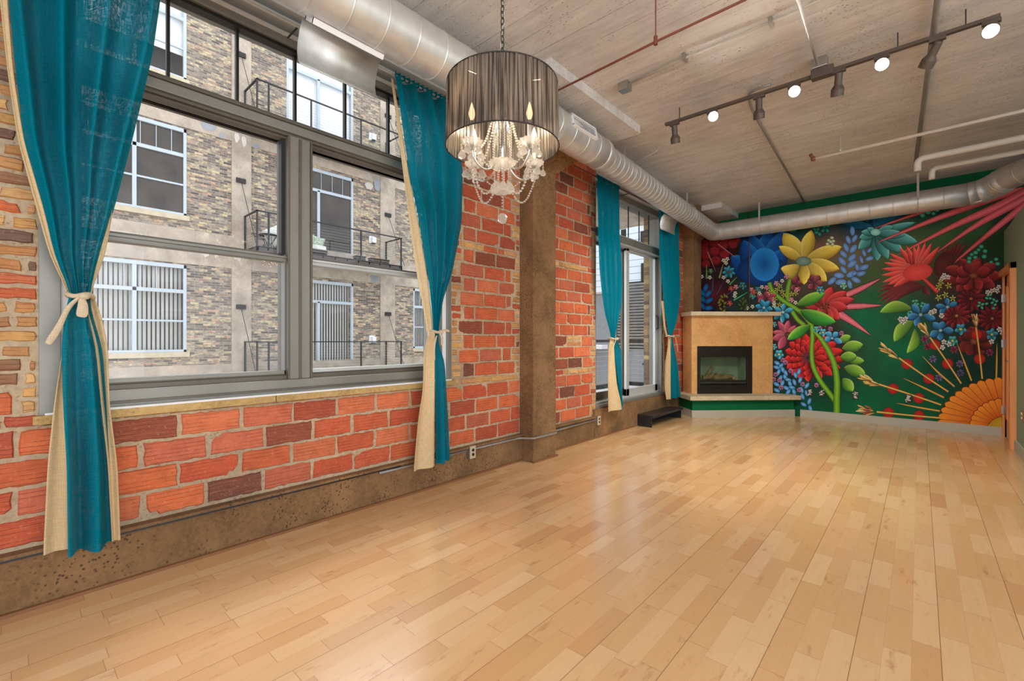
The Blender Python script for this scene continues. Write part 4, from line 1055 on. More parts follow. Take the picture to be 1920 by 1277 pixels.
def leaf(c, bx, by, tx, ty, w, col, hi=None, lo=None, bend_=0.0, fat=.5, outline=2.6, raw=False):
    """petal from base to tip; w = full width, all in crop pixels"""
    hi = hi or tuple(min(255, int(v * 1.25 + 18)) for v in col); lo = lo or tuple(int(v * .5) for v in col)
    dx, dy = tx - bx, ty - by; L = math.hypot(dx, dy); ux, uy = dx / L, dy / L; nx, ny = -uy, ux
    def shape(wid, ext, c0, c1, c2):
        n = 12; vs = []; cols = []
        for i in range(n + 1):
            t = i / n; tt = t * (1 + 2 * ext / L) - ext / L
            prof = (math.sin(math.pi * t ** (math.log(.5) / math.log(fat))) ** .72) if 0 < t < 1 else 0
            cxp = bx + dx * tt + nx * bend_ * L * math.sin(math.pi * t) ; cyp = by + dy * tt + ny * bend_ * L * math.sin(math.pi * t)
            hw = wid / 2 * prof
            for s, cc in ((-1, c0), (-.45, mixc(c0, c1, .75)), (.1, c1), (.55, mixc(c1, c2, .5)), (1, c2)):
                vs.append(Wp(c, cxp + nx * hw * s, cyp + ny * hw * s))
                sh = .72 + .4 * t if c0 != c2 else 1
                cols.append(L3(tuple(min(255, v * sh) for v in cc)))
        fs = [(i * 5 + j, i * 5 + j + 1, (i + 1) * 5 + j + 1, (i + 1) * 5 + j) for i in range(n) for j in range(4)]
        addpoly(vs, fs, cols)
    if outline: shape(w + outline * 2, outline, OUT, OUT, OUT)
    # highlight to the upper side
    if ny > 0: shape(w, 0, hi, col, lo)
    else: shape(w, 0, lo, col, hi)
def oval(c, x, y, rx, ry, col, edge=None, rot=0, n=20, outline=2.0, centre=None):
    edge = edge or tuple(int(v * .6) for v in col)
    def ring(ex, cc, ce):
        vs = [Wp(c, x, y)]; cols = [L3(cc)]
        for k in range(n):
            a = 2 * math.pi * k / n; px, py = (rx + ex) * math.cos(a), (ry + ex) * math.sin(a)
            vs.append(Wp(c, x + px * math.cos(rot) - py * math.sin(rot), y + px * math.sin(rot) + py * math.cos(rot))); cols.append(L3(ce))
        addpoly(vs, [(0, 1 + k, 1 + (k + 1) % n) for k in range(n)], cols)
    if outline: ring(outline, OUT, OUT)
    ring(0, centre or col, edge)
def stroke(c, pts, w, col, edge=None, outline=2.5):
    edge = edge or tuple(int(v * .55) for v in col); ws = w if isinstance(w, (list, tuple)) else [w] * len(pts)
    P = []; n = len(pts)   # catmull-rom smoothing
    for i in range(n - 1):
        p0, p1, p2, p3 = pts[max(0, i - 1)], pts[i], pts[i + 1], pts[min(n - 1, i + 2)]
        for k in range(6):
            t = k / 6; q = [.5 * (2 * p1[d] + (p2[d] - p0[d]) * t + (2 * p0[d] - 5 * p1[d] + 4 * p2[d] - p3[d]) * t * t + (3 * p1[d] - p0[d] - 3 * p2[d] + p3[d]) * t ** 3) for d in (0, 1)]
            P.append((q[0], q[1], ws[i] + (ws[i + 1] - ws[i]) * t))
    P.append((pts[-1][0], pts[-1][1], ws[-1]))
    def band(ex, ca, cb, cc):
        vs, cols = [], []
        for i, (x, y, ww) in enumerate(P):
            a = P[max(0, i - 1)]; b = P[min(len(P) - 1, i + 1)]; dx, dy = b[0] - a[0], b[1] - a[1]; L = math.hypot(dx, dy) or 1; nx, ny = -dy / L, dx / L; h = ww / 2 + ex
            for s, q in ((-1, ca), (0, cb), (1, cc)): vs.append(Wp(c, x + nx * h * s, y + ny * h * s)); cols.append(L3(q))
        addpoly(vs, [(i * 3 + j, i * 3 + j + 1, i * 3 + j + 4, i * 3 + j + 3) for i in range(len(P) - 1) for j in (0, 1)], cols)
    if outline: band(outline, OUT, OUT, OUT)
    band(0, edge, col, edge)
def flower(c, x, y, tips, w, col, hi=None, lo=None, core=None, cr=0, r0=.12, fat=.55, outline=2.4):
    for q in tips:
        tx, ty = q[0], q[1]; ww = q[2] if len(q) > 2 else w
        leaf(c, x + (tx - x) * r0, y + (ty - y) * r0, tx, ty, ww, col, hi, lo, fat=fat, outline=outline)
    if core: oval(c, x, y, cr, cr * .85, core, outline=outline * .7)
def star(c, x, y, R, n, w, col, core, cr, a0=.3, hi=None, lo=None, fat=.45, outline=2.2, sq=1.0):
    flower(c, x, y, [(x + R * math.cos(a0 + 2 * math.pi * k / n), y + R * sq * math.sin(a0 + 2 * math.pi * k / n)) for k in range(n)], w, col, hi, lo, core, cr, .1, fat, outline)
def ground():
    pts = [(1330, 450, 34, 16, 20), (1345, 520, 40, 22, 26), (1330, 570, 30, 24, 34), (1400, 565, 26, 44, 40), (1380, 480, 20, 34, 44), (1500, 430, 4, 52, 54), (1420, 460, 10, 40, 70), (1600, 415, 8, 50, 60), (1530, 430, 40, 44, 50), (1545, 470, 104, 78, 60), (1590, 490, 96, 84, 58), (1650, 520, 58, 80, 44), (1700, 475, 72, 84, 46), (1760, 450, 50, 78, 40), (1820, 430, 34, 70, 36), (1870, 470, 26, 52, 28), (1640, 560, 20, 84, 48), (1620, 600, 0, 92, 58), (1700, 600, 8, 78, 46), (1700, 660, 0, 88, 54), (1700, 760, 0, 78, 46), (1620, 770, 0, 84, 50), (1500, 765, 0, 70, 44), (1470, 700, 16, 34, 34), (1470, 620, 44, 26, 32), (1530, 600, 50, 32, 34), (1560, 560, 60, 40, 40), (1560, 640, 36, 24, 28), (1790, 590, 30, 26, 44), (1850, 590, 26, 14, 24), (1860, 650, 14, 40, 32), (1800, 690, 10, 40, 32), (1760, 700, 6, 60, 42), (1860, 540, 30, 24, 34), (1900, 410, 16, 34, 20), (1960, 380, 20, 40, 24), (1750, 400, 10, 48, 34), (1800, 520, 60, 30, 26), (1550, 720, 6, 50, 34)]
    Q = [(ony(p[0], p[1], D), L3(p[2:])) for p in pts]
    nx, nz = 110, 84; x0, x1, z0, z1 = .0, 5.4, .0, 3.19
    vs, cols = [], []
    for j in range(nz + 1):
        for i in range(nx + 1):
            x = x0 + (x1 - x0) * i / nx; z = z0 + (z1 - z0) * j / nz; sw = 0; cc = [0, 0, 0]
            for v, c in Q:
                d = ((v.x - x) ** 2 + (v.z - z) ** 2 + .004) ** -1.6; sw += d
                for k in range(3): cc[k] += c[k] * d
            k = 1.25 + .10 * math.sin(x * 23 + z * 11) * math.sin(z * 17 - x * 7)
            vs.append((x, z)); cols.append((cc[0] / sw * k, cc[1] / sw * k, cc[2] / sw * k, 1))
    y = D - .0012; MU.v += [(x, y, z) for x, z in vs]; n = nx + 1
    for j in range(nz):
        for i in range(nx):
            f = (j * n + i, j * n + i + 1, (j + 1) * n + i + 1, (j + 1) * n + i); MU.f.append(list(f)); MU.c.append([cols[q] for q in f]); MU.mi.append(0)
ground()
rn = random.Random(5)
# -- upper left: red scaled bloom
oval(1, 230, 380, 290, 240, (64, 14, 20), (34, 12, 16), outline=0)
for x, y, r in ((440, 275, 62), (350, 300, 62), (480, 300, 50), (230, 330, 64), (120, 350, 60), (330, 365, 62), (445, 350, 58), (120, 420, 62), (240, 430, 62), (350, 465, 58), (140, 485, 58), (255, 530, 60), (140, 570, 52), (60, 300, 60), (470, 240, 60)):
    oval(1, x, y, r, r * .82, (206, 66, 62), (98, 20, 26), centre=(150, 34, 38)); oval(1, x, y - r * .28, r * .82, r * .52, (120, 26, 30), (140, 32, 36), outline=0)
oval(1, 240, 900, 185, 170, (92, 26, 34), (40, 18, 26), outline=0)
# -- blue tulip
BL, BH, BD = (10, 78, 150), (30, 128, 200), (8, 40, 92)
for tx, ty, w in ((870, 190, 250), (1060, 190, 220), (640, 240, 230)): leaf(1, 780, 640, tx, ty, w, (12, 70, 140), (30, 110, 180), BD, fat=.5)
for tx, ty, w in ((425, 480, 250), (560, 300, 240), (1050, 400, 240)): leaf(1, 760, 780, tx, ty, w, (12, 74, 146), (24, 112, 186), BD, fat=.5)
oval(1, 770, 640, 275, 180, (12, 70, 140), (6, 46, 104)); oval(1, 800, 575, 165, 190, (14, 92, 168), (34, 130, 206), centre=(8, 74, 146))
# -- teal bloom (upper right of the yellow flower)
for a, b, w in ((-60, 200, 90), (60, 150, 100), (200, 110, 110), (330, 110, 110), (470, 120, 100), (560, 170, 90), (-140, 300, 90)): leaf(3, 210, 360, a, b, w, (10, 92, 126), (26, 130, 160), (6, 48, 74))
for tx, ty, w in ((50, 570, 110), (60, 460, 90), (80, 400, 70), (235, 690, 120), (345, 670, 120), (495, 600, 130), (640, 500, 130), (620, 305, 70), (400, 345, 80), (140, 360, 60), (520, 430, 90)): leaf(3, 230, 410, tx, ty, w, (74, 150, 146), (120, 196, 196), (40, 96, 88))
oval(3, 222, 402, 50, 34, (170, 222, 208), (120, 190, 180))
# -- yellow flower
stroke(1, [(1130, 640), (1080, 780), (1060, 900), (1070, 1000)], 56, (128, 168, 54), (60, 96, 30))
YL, YH, YD = (214, 186, 74), (246, 222, 112), (150, 116, 38)
for tx, ty, w in ((1012, 222, 200), (1332, 188, 160), (1672, 375, 160), (1645, 628, 150), (1502, 765, 160), (1245, 802, 140), (962, 370, 120)): leaf(1, 1240, 540, tx, ty, w, YL, YH, YD, fat=.52)
leaf(1, 1200, 590, 985, 625, 170, YL, YH, (110, 110, 40), bend_=-.25); oval(1, 1240, 540, 88, 52, (128, 152, 140), (86, 112, 100))
# -- light blue leaf sprays
for x, y, r, a in ((1790, 200, 52, 1.5), (1745, 300, 50, 1.2), (1815, 285, 48, -1), (1720, 385, 52, 1.1), (1800, 400, 58, -.9), (1690, 460, 52, .8), (1785, 500, 58, -.7), (1675, 540, 58, .8), (1785, 570, 62, -.6), (1690, 635, 50, .9), (1640, 700, 60, .1), (1780, 685, 62, -.4), (1560, 760, 56, -.7), (1660, 775, 62, -.1), (1760, 800, 50, 1.3), (1830, 750, 56, .4), (1890, 520, 44, 1.2), (1842, 610, 42, 1.4), (1900, 610, 50, -.5), (1890, 680, 56, -.3), (1915, 440, 40, 1.4)):
    oval(1, x, y, r, r * .52, (124, 164, 216), (84, 124, 184), a)
for x, y, r, a in ((162, 583, 30, -.8), (108, 612, 36, 1.2), (82, 680, 34, 1.2), (160, 665, 42, -.3), (38, 752, 38, 1.4), (110, 752, 48, -.4), (78, 815, 44, -.2), (12, 815, 30, -.5)): oval(3, x, y, r, r * .52, (124, 164, 216), (84, 124, 184), a)
# -- pink rays from the upper right
for pts, w0, w1 in (([(215, 362), (800, 170), (1560, -10)], 4, 66), ([(250, 500), (900, 240), (1750, -70)], 4, 92), ([(435, 632), (1000, 340), (1500, 120), (1800, -40)], 4, 120), ([(830, 605), (1250, 320), (1800, 20)], 4, 90), ([(960, 745), (1350, 420), (1850, 20)], 4, 84)):
    n = len(pts); stroke(3, pts, [w0 + (w1 - w0) * (i / (n - 1)) ** .8 for i in range(n)], (226, 108, 112), (170, 60, 66))
# -- red fan shadows and fan
FR, FH, FD = (228, 76, 70), (246, 118, 104), (150, 36, 38)
for tx, ty in ((1140, 510), (1100, 488), (1055, 482), (1005, 510), (950, 528), (900, 560), (860, 610)): leaf(3, 850, 850, tx, ty, 60, (104, 36, 32), (124, 48, 42), (60, 24, 20), fat=.35, outline=0)
oval(3, 900, 720, 90, 130, (96, 34, 30), (70, 30, 26), .5, outline=0)
for tx, ty in ((235, 1000), (255, 950), (235, 1060), (250, 1100), (290, 1125), (345, 1135), (760, 1030)): leaf(3, 700, 940, tx, ty, 60, (112, 40, 40), (130, 50, 48), (60, 24, 24), fat=.35, outline=0, bend_=.08)
stroke(3, [(660, 830), (740, 900), (845, 1000)], [34, 36, 48], (226, 76, 78), (150, 36, 40))
for tx, ty in ((365, 612), (460, 552), (530, 538), (600, 538), (656, 512), (720, 500), (782, 508), (862, 542), (355, 668), (308, 703), (284, 765), (284, 830), (290, 900), (345, 925), (398, 948)):
    leaf(3, 650, 800, tx, ty, 74, FR, FH, FD, fat=.32, outline=1.6)
oval(3, 640, 800, 150, 84, (232, 84, 74), (206, 60, 56), -.15, outline=0)
# -- coral red flower and pink spikes
for c, a in ((7, ((222, 545), (300, 510), (387, 465))), (7, ((212, 600), (300, 597), (392, 594))), (7, ((185, 632), (260, 680), (338, 737)))):
    stroke(c, a, [36 if a[0][1] > 610 else 26, 24, 1], (228, 126, 140), (190, 84, 100))
RC, RH, RD = (186, 48, 50), (226, 88, 82), (104, 20, 28)
for tx, ty, w in ((1250, 1045, 90), (1330, 960, 90), (1420, 900, 110), (1560, 830, 140), (1725, 880, 130), (1810, 965, 120), (1735, 1060, 130), (1640, 1195, 130), (1540, 1250, 130), (1400, 1180, 110), (1430, 1290, 110)): leaf(1, 1480, 1045, tx, ty, w, RC, RH, RD)
for k in range(26): oval(1, 1475 + rn.uniform(-50, 50), 1045 + rn.uniform(-40, 40), 8, 8, rn.choice(((120, 70, 40), (60, 24, 24), (150, 100, 60))), outline=0)
flower(1, 1365, 790, [(1290, 740), (1330, 690), (1420, 700), (1450, 790), (1380, 860), (1300, 850)], 76, (130, 60, 72), cr=0)
flower(1, 1160, 800, [(1110, 740), (1165, 700), (1215, 780), (1190, 880), (1110, 860)], 60, (124, 54, 64))
# -- lower-left of the stems: pink and red flowers
PK, PH, PD = (176, 76, 98), (214, 118, 136), (92, 32, 50)
for tx, ty, w in ((105, 235, 70), (215, 225, 80), (50, 345, 70), (45, 420, 80), (115, 525, 90), (290, 280, 60), (250, 430, 60)): leaf(2, 195, 385, tx, ty, w, PK, PH, PD)
oval(2, 205, 375, 30, 26, (110, 60, 56))
for ring, R, w in ((0, 250, 92), (1, 190, 82), (2, 130, 66)):
    n = (17, 14, 11)[ring]
    for k in range(n):
        a = 2 * math.pi * (k + .5 * ring) / n + .1; sx = 1.5 if math.cos(a) > 0 else 1.0
        leaf(2, 420 + 45 * math.cos(a), 610 + 40 * math.sin(a), 420 + R * sx * math.cos(a), 610 + R * 1.03 * math.sin(a), w * (1.1 if sx > 1 else 1), (182, 34, 34), (222, 60, 50), (82, 10, 18), fat=.62)
for k in range(22):
    a = 2 * math.pi * k / 22; stroke(2, [(415 + 20 * math.cos(a), 615 + 20 * math.sin(a)), (415 + 72 * math.cos(a), 615 + 72 * math.sin(a))], [5, 9], (150, 60, 84), (60, 12, 30), 0)
GL_, GH, GD = (116, 170, 56), (176, 214, 100), (44, 92, 36)
for b, t, w in (((740, 450), (862, 390), 90), ((770, 520), (990, 478), 125), ((820, 640), (1002, 650), 90), ((750, 610), (925, 600), 110), ((790, 715), (1014, 785), 125), ((775, 830), (885, 965), 120)): leaf(2, b[0], b[1], t[0], t[1], w, GL_, GH, GD)
# light blue leaves low on the wall
for x, y in ((95, 670), (135, 700), (90, 715), (155, 740), (110, 765), (185, 775), (130, 830), (178, 818), (210, 845), (88, 890), (150, 880), (228, 885), (275, 870), (190, 930), (250, 925), (93, 955), (210, 972), (270, 968), (322, 760), (335, 845), (350, 950), (405, 905), (403, 985), (360, 1020), (430, 1067), (370, 1100), (440, 1142), (285, 795)):
    oval(2, x, y, 36, 19, (92, 160, 210), (52, 110, 170), rn.choice((.5, -.9, 1.2, .3, -1.2)), centre=(124, 188, 228))
for x, y in ((155, 640), (235, 750), (80, 790), (135, 925), (325, 950), (360, 890), (505, 900), (120, 850), (60, 840), (185, 665), (540, 310), (650, 315), (590, 270), (765, 360)): star(2, x, y, 26, 6, 20, (176, 110, 150), None, 0, rn.random(), outline=1)
# -- stems and big leaves
GS, GE = (128, 182, 44), (60, 108, 28)
stroke(1, [(855, 780), (890, 870), (1000, 975), (1150, 1070), (1260, 1160), (1330, 1230)], 50, GS, GE)
stroke(2, [(250, 130), (310, 220), (380, 275)], 46, GS, GE)
stroke(2, [(330, 120), (410, 215), (458, 300), (462, 420), (455, 560), (470, 700), (540, 850), (680, 1040), (700, 1110)], [46, 52, 50, 46, 46, 48, 52, 52, 30], GS, GE)
stroke(2, [(480, 340), (560, 430), (640, 560), (695, 700), (718, 860), (716, 1050), (716, 1215)], [30, 50, 56, 60, 66, 68, 70], GS, GE)
leaf(1, 1165, 1035, 1482, 898, 130, (96, 164, 50), (170, 216, 90), (30, 96, 36)); leaf(2, 335, 125, 706, 245, 150, (60, 150, 50), (160, 214, 84), (20, 90, 36), bend_=.05); leaf(2, 445, 275, 203, 425, 110, (70, 156, 48), (172, 218, 90), (26, 96, 36))
# -- blue star flowers and small blossoms (left half)
SB, SH, SD = (60, 156, 200), (120, 206, 232), (22, 88, 134)
flower(2, 155, 140, [(170, 50), (262, 110), (215, 205), (150, 252), (62, 215), (68, 98)], 52, SB, SH, SD, (190, 232, 240), 18)
flower(2, 668, 412, [(612, 345), (730, 350), (770, 460), (592, 432)], 62, (74, 156, 216), SH, SD, (150, 210, 236), 16)
star(2, 573, 353, 42, 5, 36, (76, 176, 214), (220, 220, 110), 14); star(2, 505, 320, 34, 5, 30, (76, 176, 214), (220, 220, 110), 10); star(2, 115, 580, 50, 5, 44, (70, 172, 204), (220, 230, 120), 15); star(2, 65, 268, 30, 5, 26, (70, 172, 204), (230, 230, 150), 9); star(2, 62, 500, 34, 5, 28, (70, 172, 204), (230, 230, 150), 9)
star(1, 400, 660, 74, 7, 40, (46, 136, 160), (170, 60, 50), 14); star(1, 555, 815, 44, 5, 36, (50, 120, 130), (150, 180, 130), 11); star(1, 725, 860, 36, 5, 30, (44, 130, 146), (190, 190, 130), 9); star(1, 665, 930, 38, 5, 32, (60, 150, 150), (200, 210, 150), 10)
star(1, 195, 650, 28, 5, 22, (90, 140, 80), (200, 210, 150), 8); star(1, 1430, 862, 44, 5, 36, (60, 150, 170), (220, 220, 130), 12); star(1, 1690, 815, 40, 5, 34, (110, 200, 170), (220, 220, 130), 12)
flower(1, 820, 960, [(715, 930), (820, 875), (935, 920), (915, 1000), (730, 1000)], 76, (150, 62, 82), cr=0); star(1, 795, 1062, 100, 6, 60, (46, 146, 186), (170, 220, 230), 18, .2)
for x, y in ((480, 830), (935, 790), (825, 838), (1165, 860), (655, 862), (1050, 712), (1105, 975)): star(1, x, y, 30, 5, 24, (210, 130, 150), (240, 220, 150), 8, outline=1.4)
for x, y in ((410, 1012), (680, 888), (425, 850)): star(1, x, y, 32, 5, 24, (196, 64, 62), (230, 190, 90), 9, outline=1.4)
for x, y in ((340, 530), (382, 515), (368, 560), (1000, 760), (772, 830), (745, 900), (185, 722), (95, 712), (340, 722), (390, 765), (472, 900), (465, 932), (608, 1066), (665, 1050), (910, 1010), (910, 1042), (1150, 1005)): star(1, x, y, 24, 5, 18, (226, 226, 206), (200, 190, 90), 6, outline=1.2)
for x, y in ((975, 820), (940, 862), (1000, 882), (1020, 922), (1105, 910), (1155, 900), (915, 968), (970, 1030), (860, 890)): star(1, x, y, 32, 5, 10, (214, 206, 84), None, 0, rn.random(), outline=.8)
for x, y, a in ((140, 838, -1.2), (105, 898, .9), (170, 905, -.8), (105, 968, .8), (178, 982, -.5), (100, 1040, .9), (172, 1066, -.1)): oval(1, x, y, 50, 26, (34, 116, 180), (14, 70, 124), a)
for x, y in ((320, 938), (352, 925), (300, 975), (375, 935), (330, 985), (300, 1030), (358, 1010), (310, 1075), (355, 1056), (345, 1098), (290, 1000)): oval(1, x, y, 24, 12, (150, 138, 52), (96, 90, 30), rn.choice((.8, -.8, 1.4)))
for x, y in ((530, 985), (560, 960), (590, 985), (520, 1030), (560, 1020), (600, 1040), (540, 1070), (585, 1080), (570, 1000)): oval(1, x, y, 24, 12, (88, 110, 44), (50, 66, 28), rn.choice((.8, -.8, 1.4)))
for a, b, w, cc in (((150, 735), (150, 578), 24, (110, 170, 90)), ((292, 728), (337, 568), 22, (150, 160, 110)), ((408, 802), (492, 715), 20, (110, 176, 96)), ((455, 978), (614, 886), 20, (90, 190, 130)), ((215, 880), (222, 690), 26, (70, 76, 104)), ((262, 915), (350, 755), 16, (84, 80, 110)), ((375, 920), (480, 845), 14, (80, 76, 100)), ((350, 1062), (510, 1045), 16, (64, 66, 96))): stroke(1, [a, ((a[0] + b[0]) / 2, (a[1] + b[1]) / 2), b], [w, w * .7, 2], cc, outline=1)
for a, b in (((272, 342), (482, 500)), ((160, 432), (252, 652))): stroke(1, [a, ((a[0] + b[0]) / 2, (a[1] + b[1]) / 2), b], [14, 12, 2], (206, 120, 116), outline=1)
for x, y in ((1115, 195), (1140, 190), (1385, 215), (1420, 235), (1400, 180), (1470, 150), (1515, 145), (1460, 195), (1510, 195), (1365, 180), (1400, 125)): oval(1, x, y, 26, 18, (40, 160, 136), (16, 96, 84), rn.uniform(-1, 1))
for x, y in ((1560, 275), (1525, 305), (1575, 312), (1510, 345), (1565, 350), (1545, 320)): oval(1, x, y, 22, 16, (214, 222, 190), (150, 170, 130), rn.uniform(-1, 1))
# -- right half: dark red blooms
DR, DH, DD_ = (140, 40, 40), (176, 62, 56), (64, 16, 20)
def tips(x, y, R, n, a0=0, sq=1.0): return [(x + R * math.cos(a0 + 2 * math.pi * k / n), y + R * sq * math.sin(a0 + 2 * math.pi * k / n)) for k in range(n)]
for x, y, R, n, w in ((1175, 1065, 150, 14, 42), (1385, 1262, 150, 14, 42)): flower(3, x, y, tips(x, y, R, n, .2, .9), w, (112, 26, 32), (140, 40, 42), (54, 12, 18), (196, 110, 60), 18)
flower(4, 1030, 320, [(900, 290), (910, 400), (985, 440), (1110, 430), (1190, 360), (1160, 250), (1000, 190), (930, 230)], 110, (104, 34, 30), (126, 46, 40), (54, 16, 16), (140, 80, 50), 34)
for ring, R, n in ((0, 300, 9), (1, 185, 8)): flower(3, 1195, 835, tips(1195, 835, R, n, .35 * ring + .05, .62 if ring == 0 else .85), 120, DR if ring else (118, 34, 34), DH, DD_)
oval(3, 1197, 835, 46, 32, (150, 84, 44), (90, 40, 26))
flower(3, 1030, 1235, tips(1030, 1235, 150, 14, .1, .85), 46, (122, 30, 36), (160, 54, 54), (54, 12, 18), (206, 140, 70), 18)
for x, y, r in ((1277, 545, 24), (1250, 578, 20), (1315, 590, 24), (1220, 605, 24), (1180, 625, 20), (1305, 645, 26), (1216, 652, 22), (1158, 662, 24), (1155, 697, 22), (1425, 672, 22), (1375, 700, 18), (1440, 717, 24), (690, 235, 26), (745, 200, 30), (800, 215, 22), (835, 180, 26)):
    oval(3, x, y, r, r * .8, (84, 190, 160), (40, 130, 108))
for x, y in ((600, 1088), (630, 1085), (615, 1115), (640, 1120), (690, 1110), (715, 1120), (680, 1138), (710, 1150), (550, 1188), (575, 1195), (548, 1218), (1345, 1030), (1370, 1025), (1330, 1060), (1365, 1062), (1402, 1075), (1430, 1090), (1385, 1105), (1415, 1125), (1400, 1160), (1258, 1105), (1250, 1135), (1290, 1120), (1330, 1115), (1285, 1155)): oval(3, x, y, 18, 12, (100, 196, 164), (44, 130, 110), rn.uniform(-1, 1))
for x, y in ((905, 832), (945, 852), (885, 865), (925, 850), (1450, 950), (1382, 988), (1436, 990), (1340, 1002), (1410, 980), (808, 1190), (770, 1205), (880, 1237)): star(3, x, y, 26, 5, 20, (222, 216, 214), (200, 190, 140), 6, rn.random(), outline=1.2)
for x, y in ((872, 905), (850, 952), (950, 935), (850, 1055), (918, 1028), (992, 1062)): star(3, x, y, 36, 5, 13, (196, 200, 90), None, 0, rn.random(), outline=.8)
leaf(3, 590, 1170, 265, 1200, 120, GL_, GH, GD, bend_=.12); leaf(4, 520, 145, 348, 322, 110, GL_, GH, GD, bend_=.1); leaf(4, 530, 210, 460, 420, 90, GL_, GH, GD, bend_=-.16)
B2, B2H, B2D = (44, 122, 176), (96, 170, 214), (18, 66, 116)
flower(4, 575, 92, [(500, 5), (650, 0), (702, 130), (530, 190), (458, 118)], 62, B2, B2H, B2D, (150, 206, 220), 18)
flower(4, 745, 226, [(680, 160), (772, 150), (858, 230), (745, 310), (655, 275)], 62, B2, B2H, B2D, (160, 212, 224), 17)
flower(3, 940, 1148, [(930, 1055), (1035, 1105), (860, 1210), (820, 1138)], 56, B2, B2H, B2D, (150, 206, 220), 20)
star(4, 917, 216, 52, 5, 40, (52, 146, 176), (190, 220, 110), 16); star(4, 848, 315, 46, 5, 38, (60, 156, 166), (196, 224, 110), 14); star(4, 1185, 260, 54, 5, 40, (52, 140, 170), (190, 220, 110), 14, 1.1)
for x, y in ((402, 130), (445, 128), (425, 155), (665, 75), (692, 60), (755, 100), (775, 325), (762, 372), (818, 345), (1248, 218), (1275, 248), (1182, 322)): star(4, x, y, 24, 5, 20, (214, 212, 214), (220, 210, 120), 6, rn.random(), outline=1)
for x, y, cc in ((680, 470, (104, 90, 140)), (910, 512, (104, 90, 140)), (732, 630, (104, 90, 140)), (915, 590, (80, 70, 120)), (612, 300, (128, 50, 90)), (635, 365, (128, 44, 70)), (860, 390, (128, 44, 80)), (1165, 415, (128, 44, 80))): star(4, x, y, 34, 7, 20, cc, None, 0, rn.random(), outline=1)
# -- orange sun in the lower right corner
OC = (1295, 1040)
def wedge(a0, a1, r0x, r0y, r1x, r1y, col, edge):
    def ring(e, cc, ce):
        n = 8; vs = [Wp(4, OC[0] + r0x * math.cos(a0), OC[1] - r0y * math.sin(a0)), Wp(4, OC[0] + r0x * math.cos(a1), OC[1] - r0y * math.sin(a1))]; cols = [L3(cc)] * 2
        for k in range(n + 1):
            t = k / n; a = a1 + (a0 - a1) * t; bul = 1 + .045 * math.sin(math.pi * t)
            vs.append(Wp(4, OC[0] + (r1x + e) * bul * math.cos(a), OC[1] - (r1y + e) * bul * math.sin(a))); cols.append(L3(ce))
        addpoly(vs, [tuple(range(len(vs)))], cols)
    ring(3, (96, 30, 20), (96, 30, 20))
    g = (a1 - a0) * .035; a0 += g; a1 -= g; ring(-3, cc=edge, ce=col)
n = 17
for k in range(n):
    a0 = math.radians(60 + k * 8.0); wedge(a0, a0 + math.radians(8.0), 250, 190, 555, 398, (226, 140, 46), (190, 84, 28))
for k in range(11):
    a0 = math.radians(60 + k * 12.0); wedge(a0, a0 + math.radians(12.0), 110, 70, 290, 228, (228, 142, 46), (190, 80, 26))
oval(4, OC[0] + 10, OC[1] + 20, 155, 100, (204, 168, 44), (176, 140, 34), outline=4)
# -- stalks with red berries
for x, y in ((300, 930), (562, 955), (340, 725), (560, 805), (458, 512), (645, 638), (698, 350), (805, 510), (1055, 262), (1080, 470)): oval(4, x, y, 48, 44, (196, 44, 34), (150, 26, 24))
ST, SE = (228, 192, 104), (160, 112, 44)
for pts in (((750, 975), (470, 950), (200, 922)), ((750, 862), (480, 770), (215, 685)), ((812, 750), (600, 610), (390, 462)), ((922, 680), (790, 480), (655, 285)), ((1102, 640), (1078, 420), (1048, 195))): stroke(4, pts, [15, 14, 17], ST, SE, 1.5)
for pts in (((740, 915), (560, 885), (368, 847)), ((775, 800), (600, 715), (430, 635)), ((865, 706), (720, 580), (590, 445)), ((1010, 656), (950, 500), (885, 335)), ((1222, 638), (1226, 480), (1228, 338))): stroke(4, pts, [15, 15, 2], (218, 178, 84), SE, 1.5)
for (bx, by), (tx, ty) in (((215, 922), (20, 905)), ((225, 690), (20, 625)), ((395, 465), (212, 335)), ((660, 285), (560, 140)), ((1050, 205), (1035, 50))):
    dx, dy = tx - bx, ty - by; L = math.hypot(dx, dy); nx, ny = -dy / L, dx / L
    for k in range(15):
        t = rn.uniform(.0, .55); s = rn.uniform(-1, 1); x0, y0 = bx + dx * t + nx * s * 12, by + dy * t + ny * s * 12; ln = rn.uniform(.36, .48)
        leaf(4, x0, y0, x0 + dx * ln + nx * s * 34, y0 + dy * ln + ny * s * 34, 15, rn.choice(((228, 192, 110), (238, 210, 140), (206, 160, 84), (160, 84, 54))), outline=1)
MMUR = m_vcol('mural_paint', .55, .14, 26, 0, .15)
o = MU.build('wall_mural', MMUR); tag(o, 'painted mural of giant flowers, leaves and an orange sun across the green back wall', 'mural')
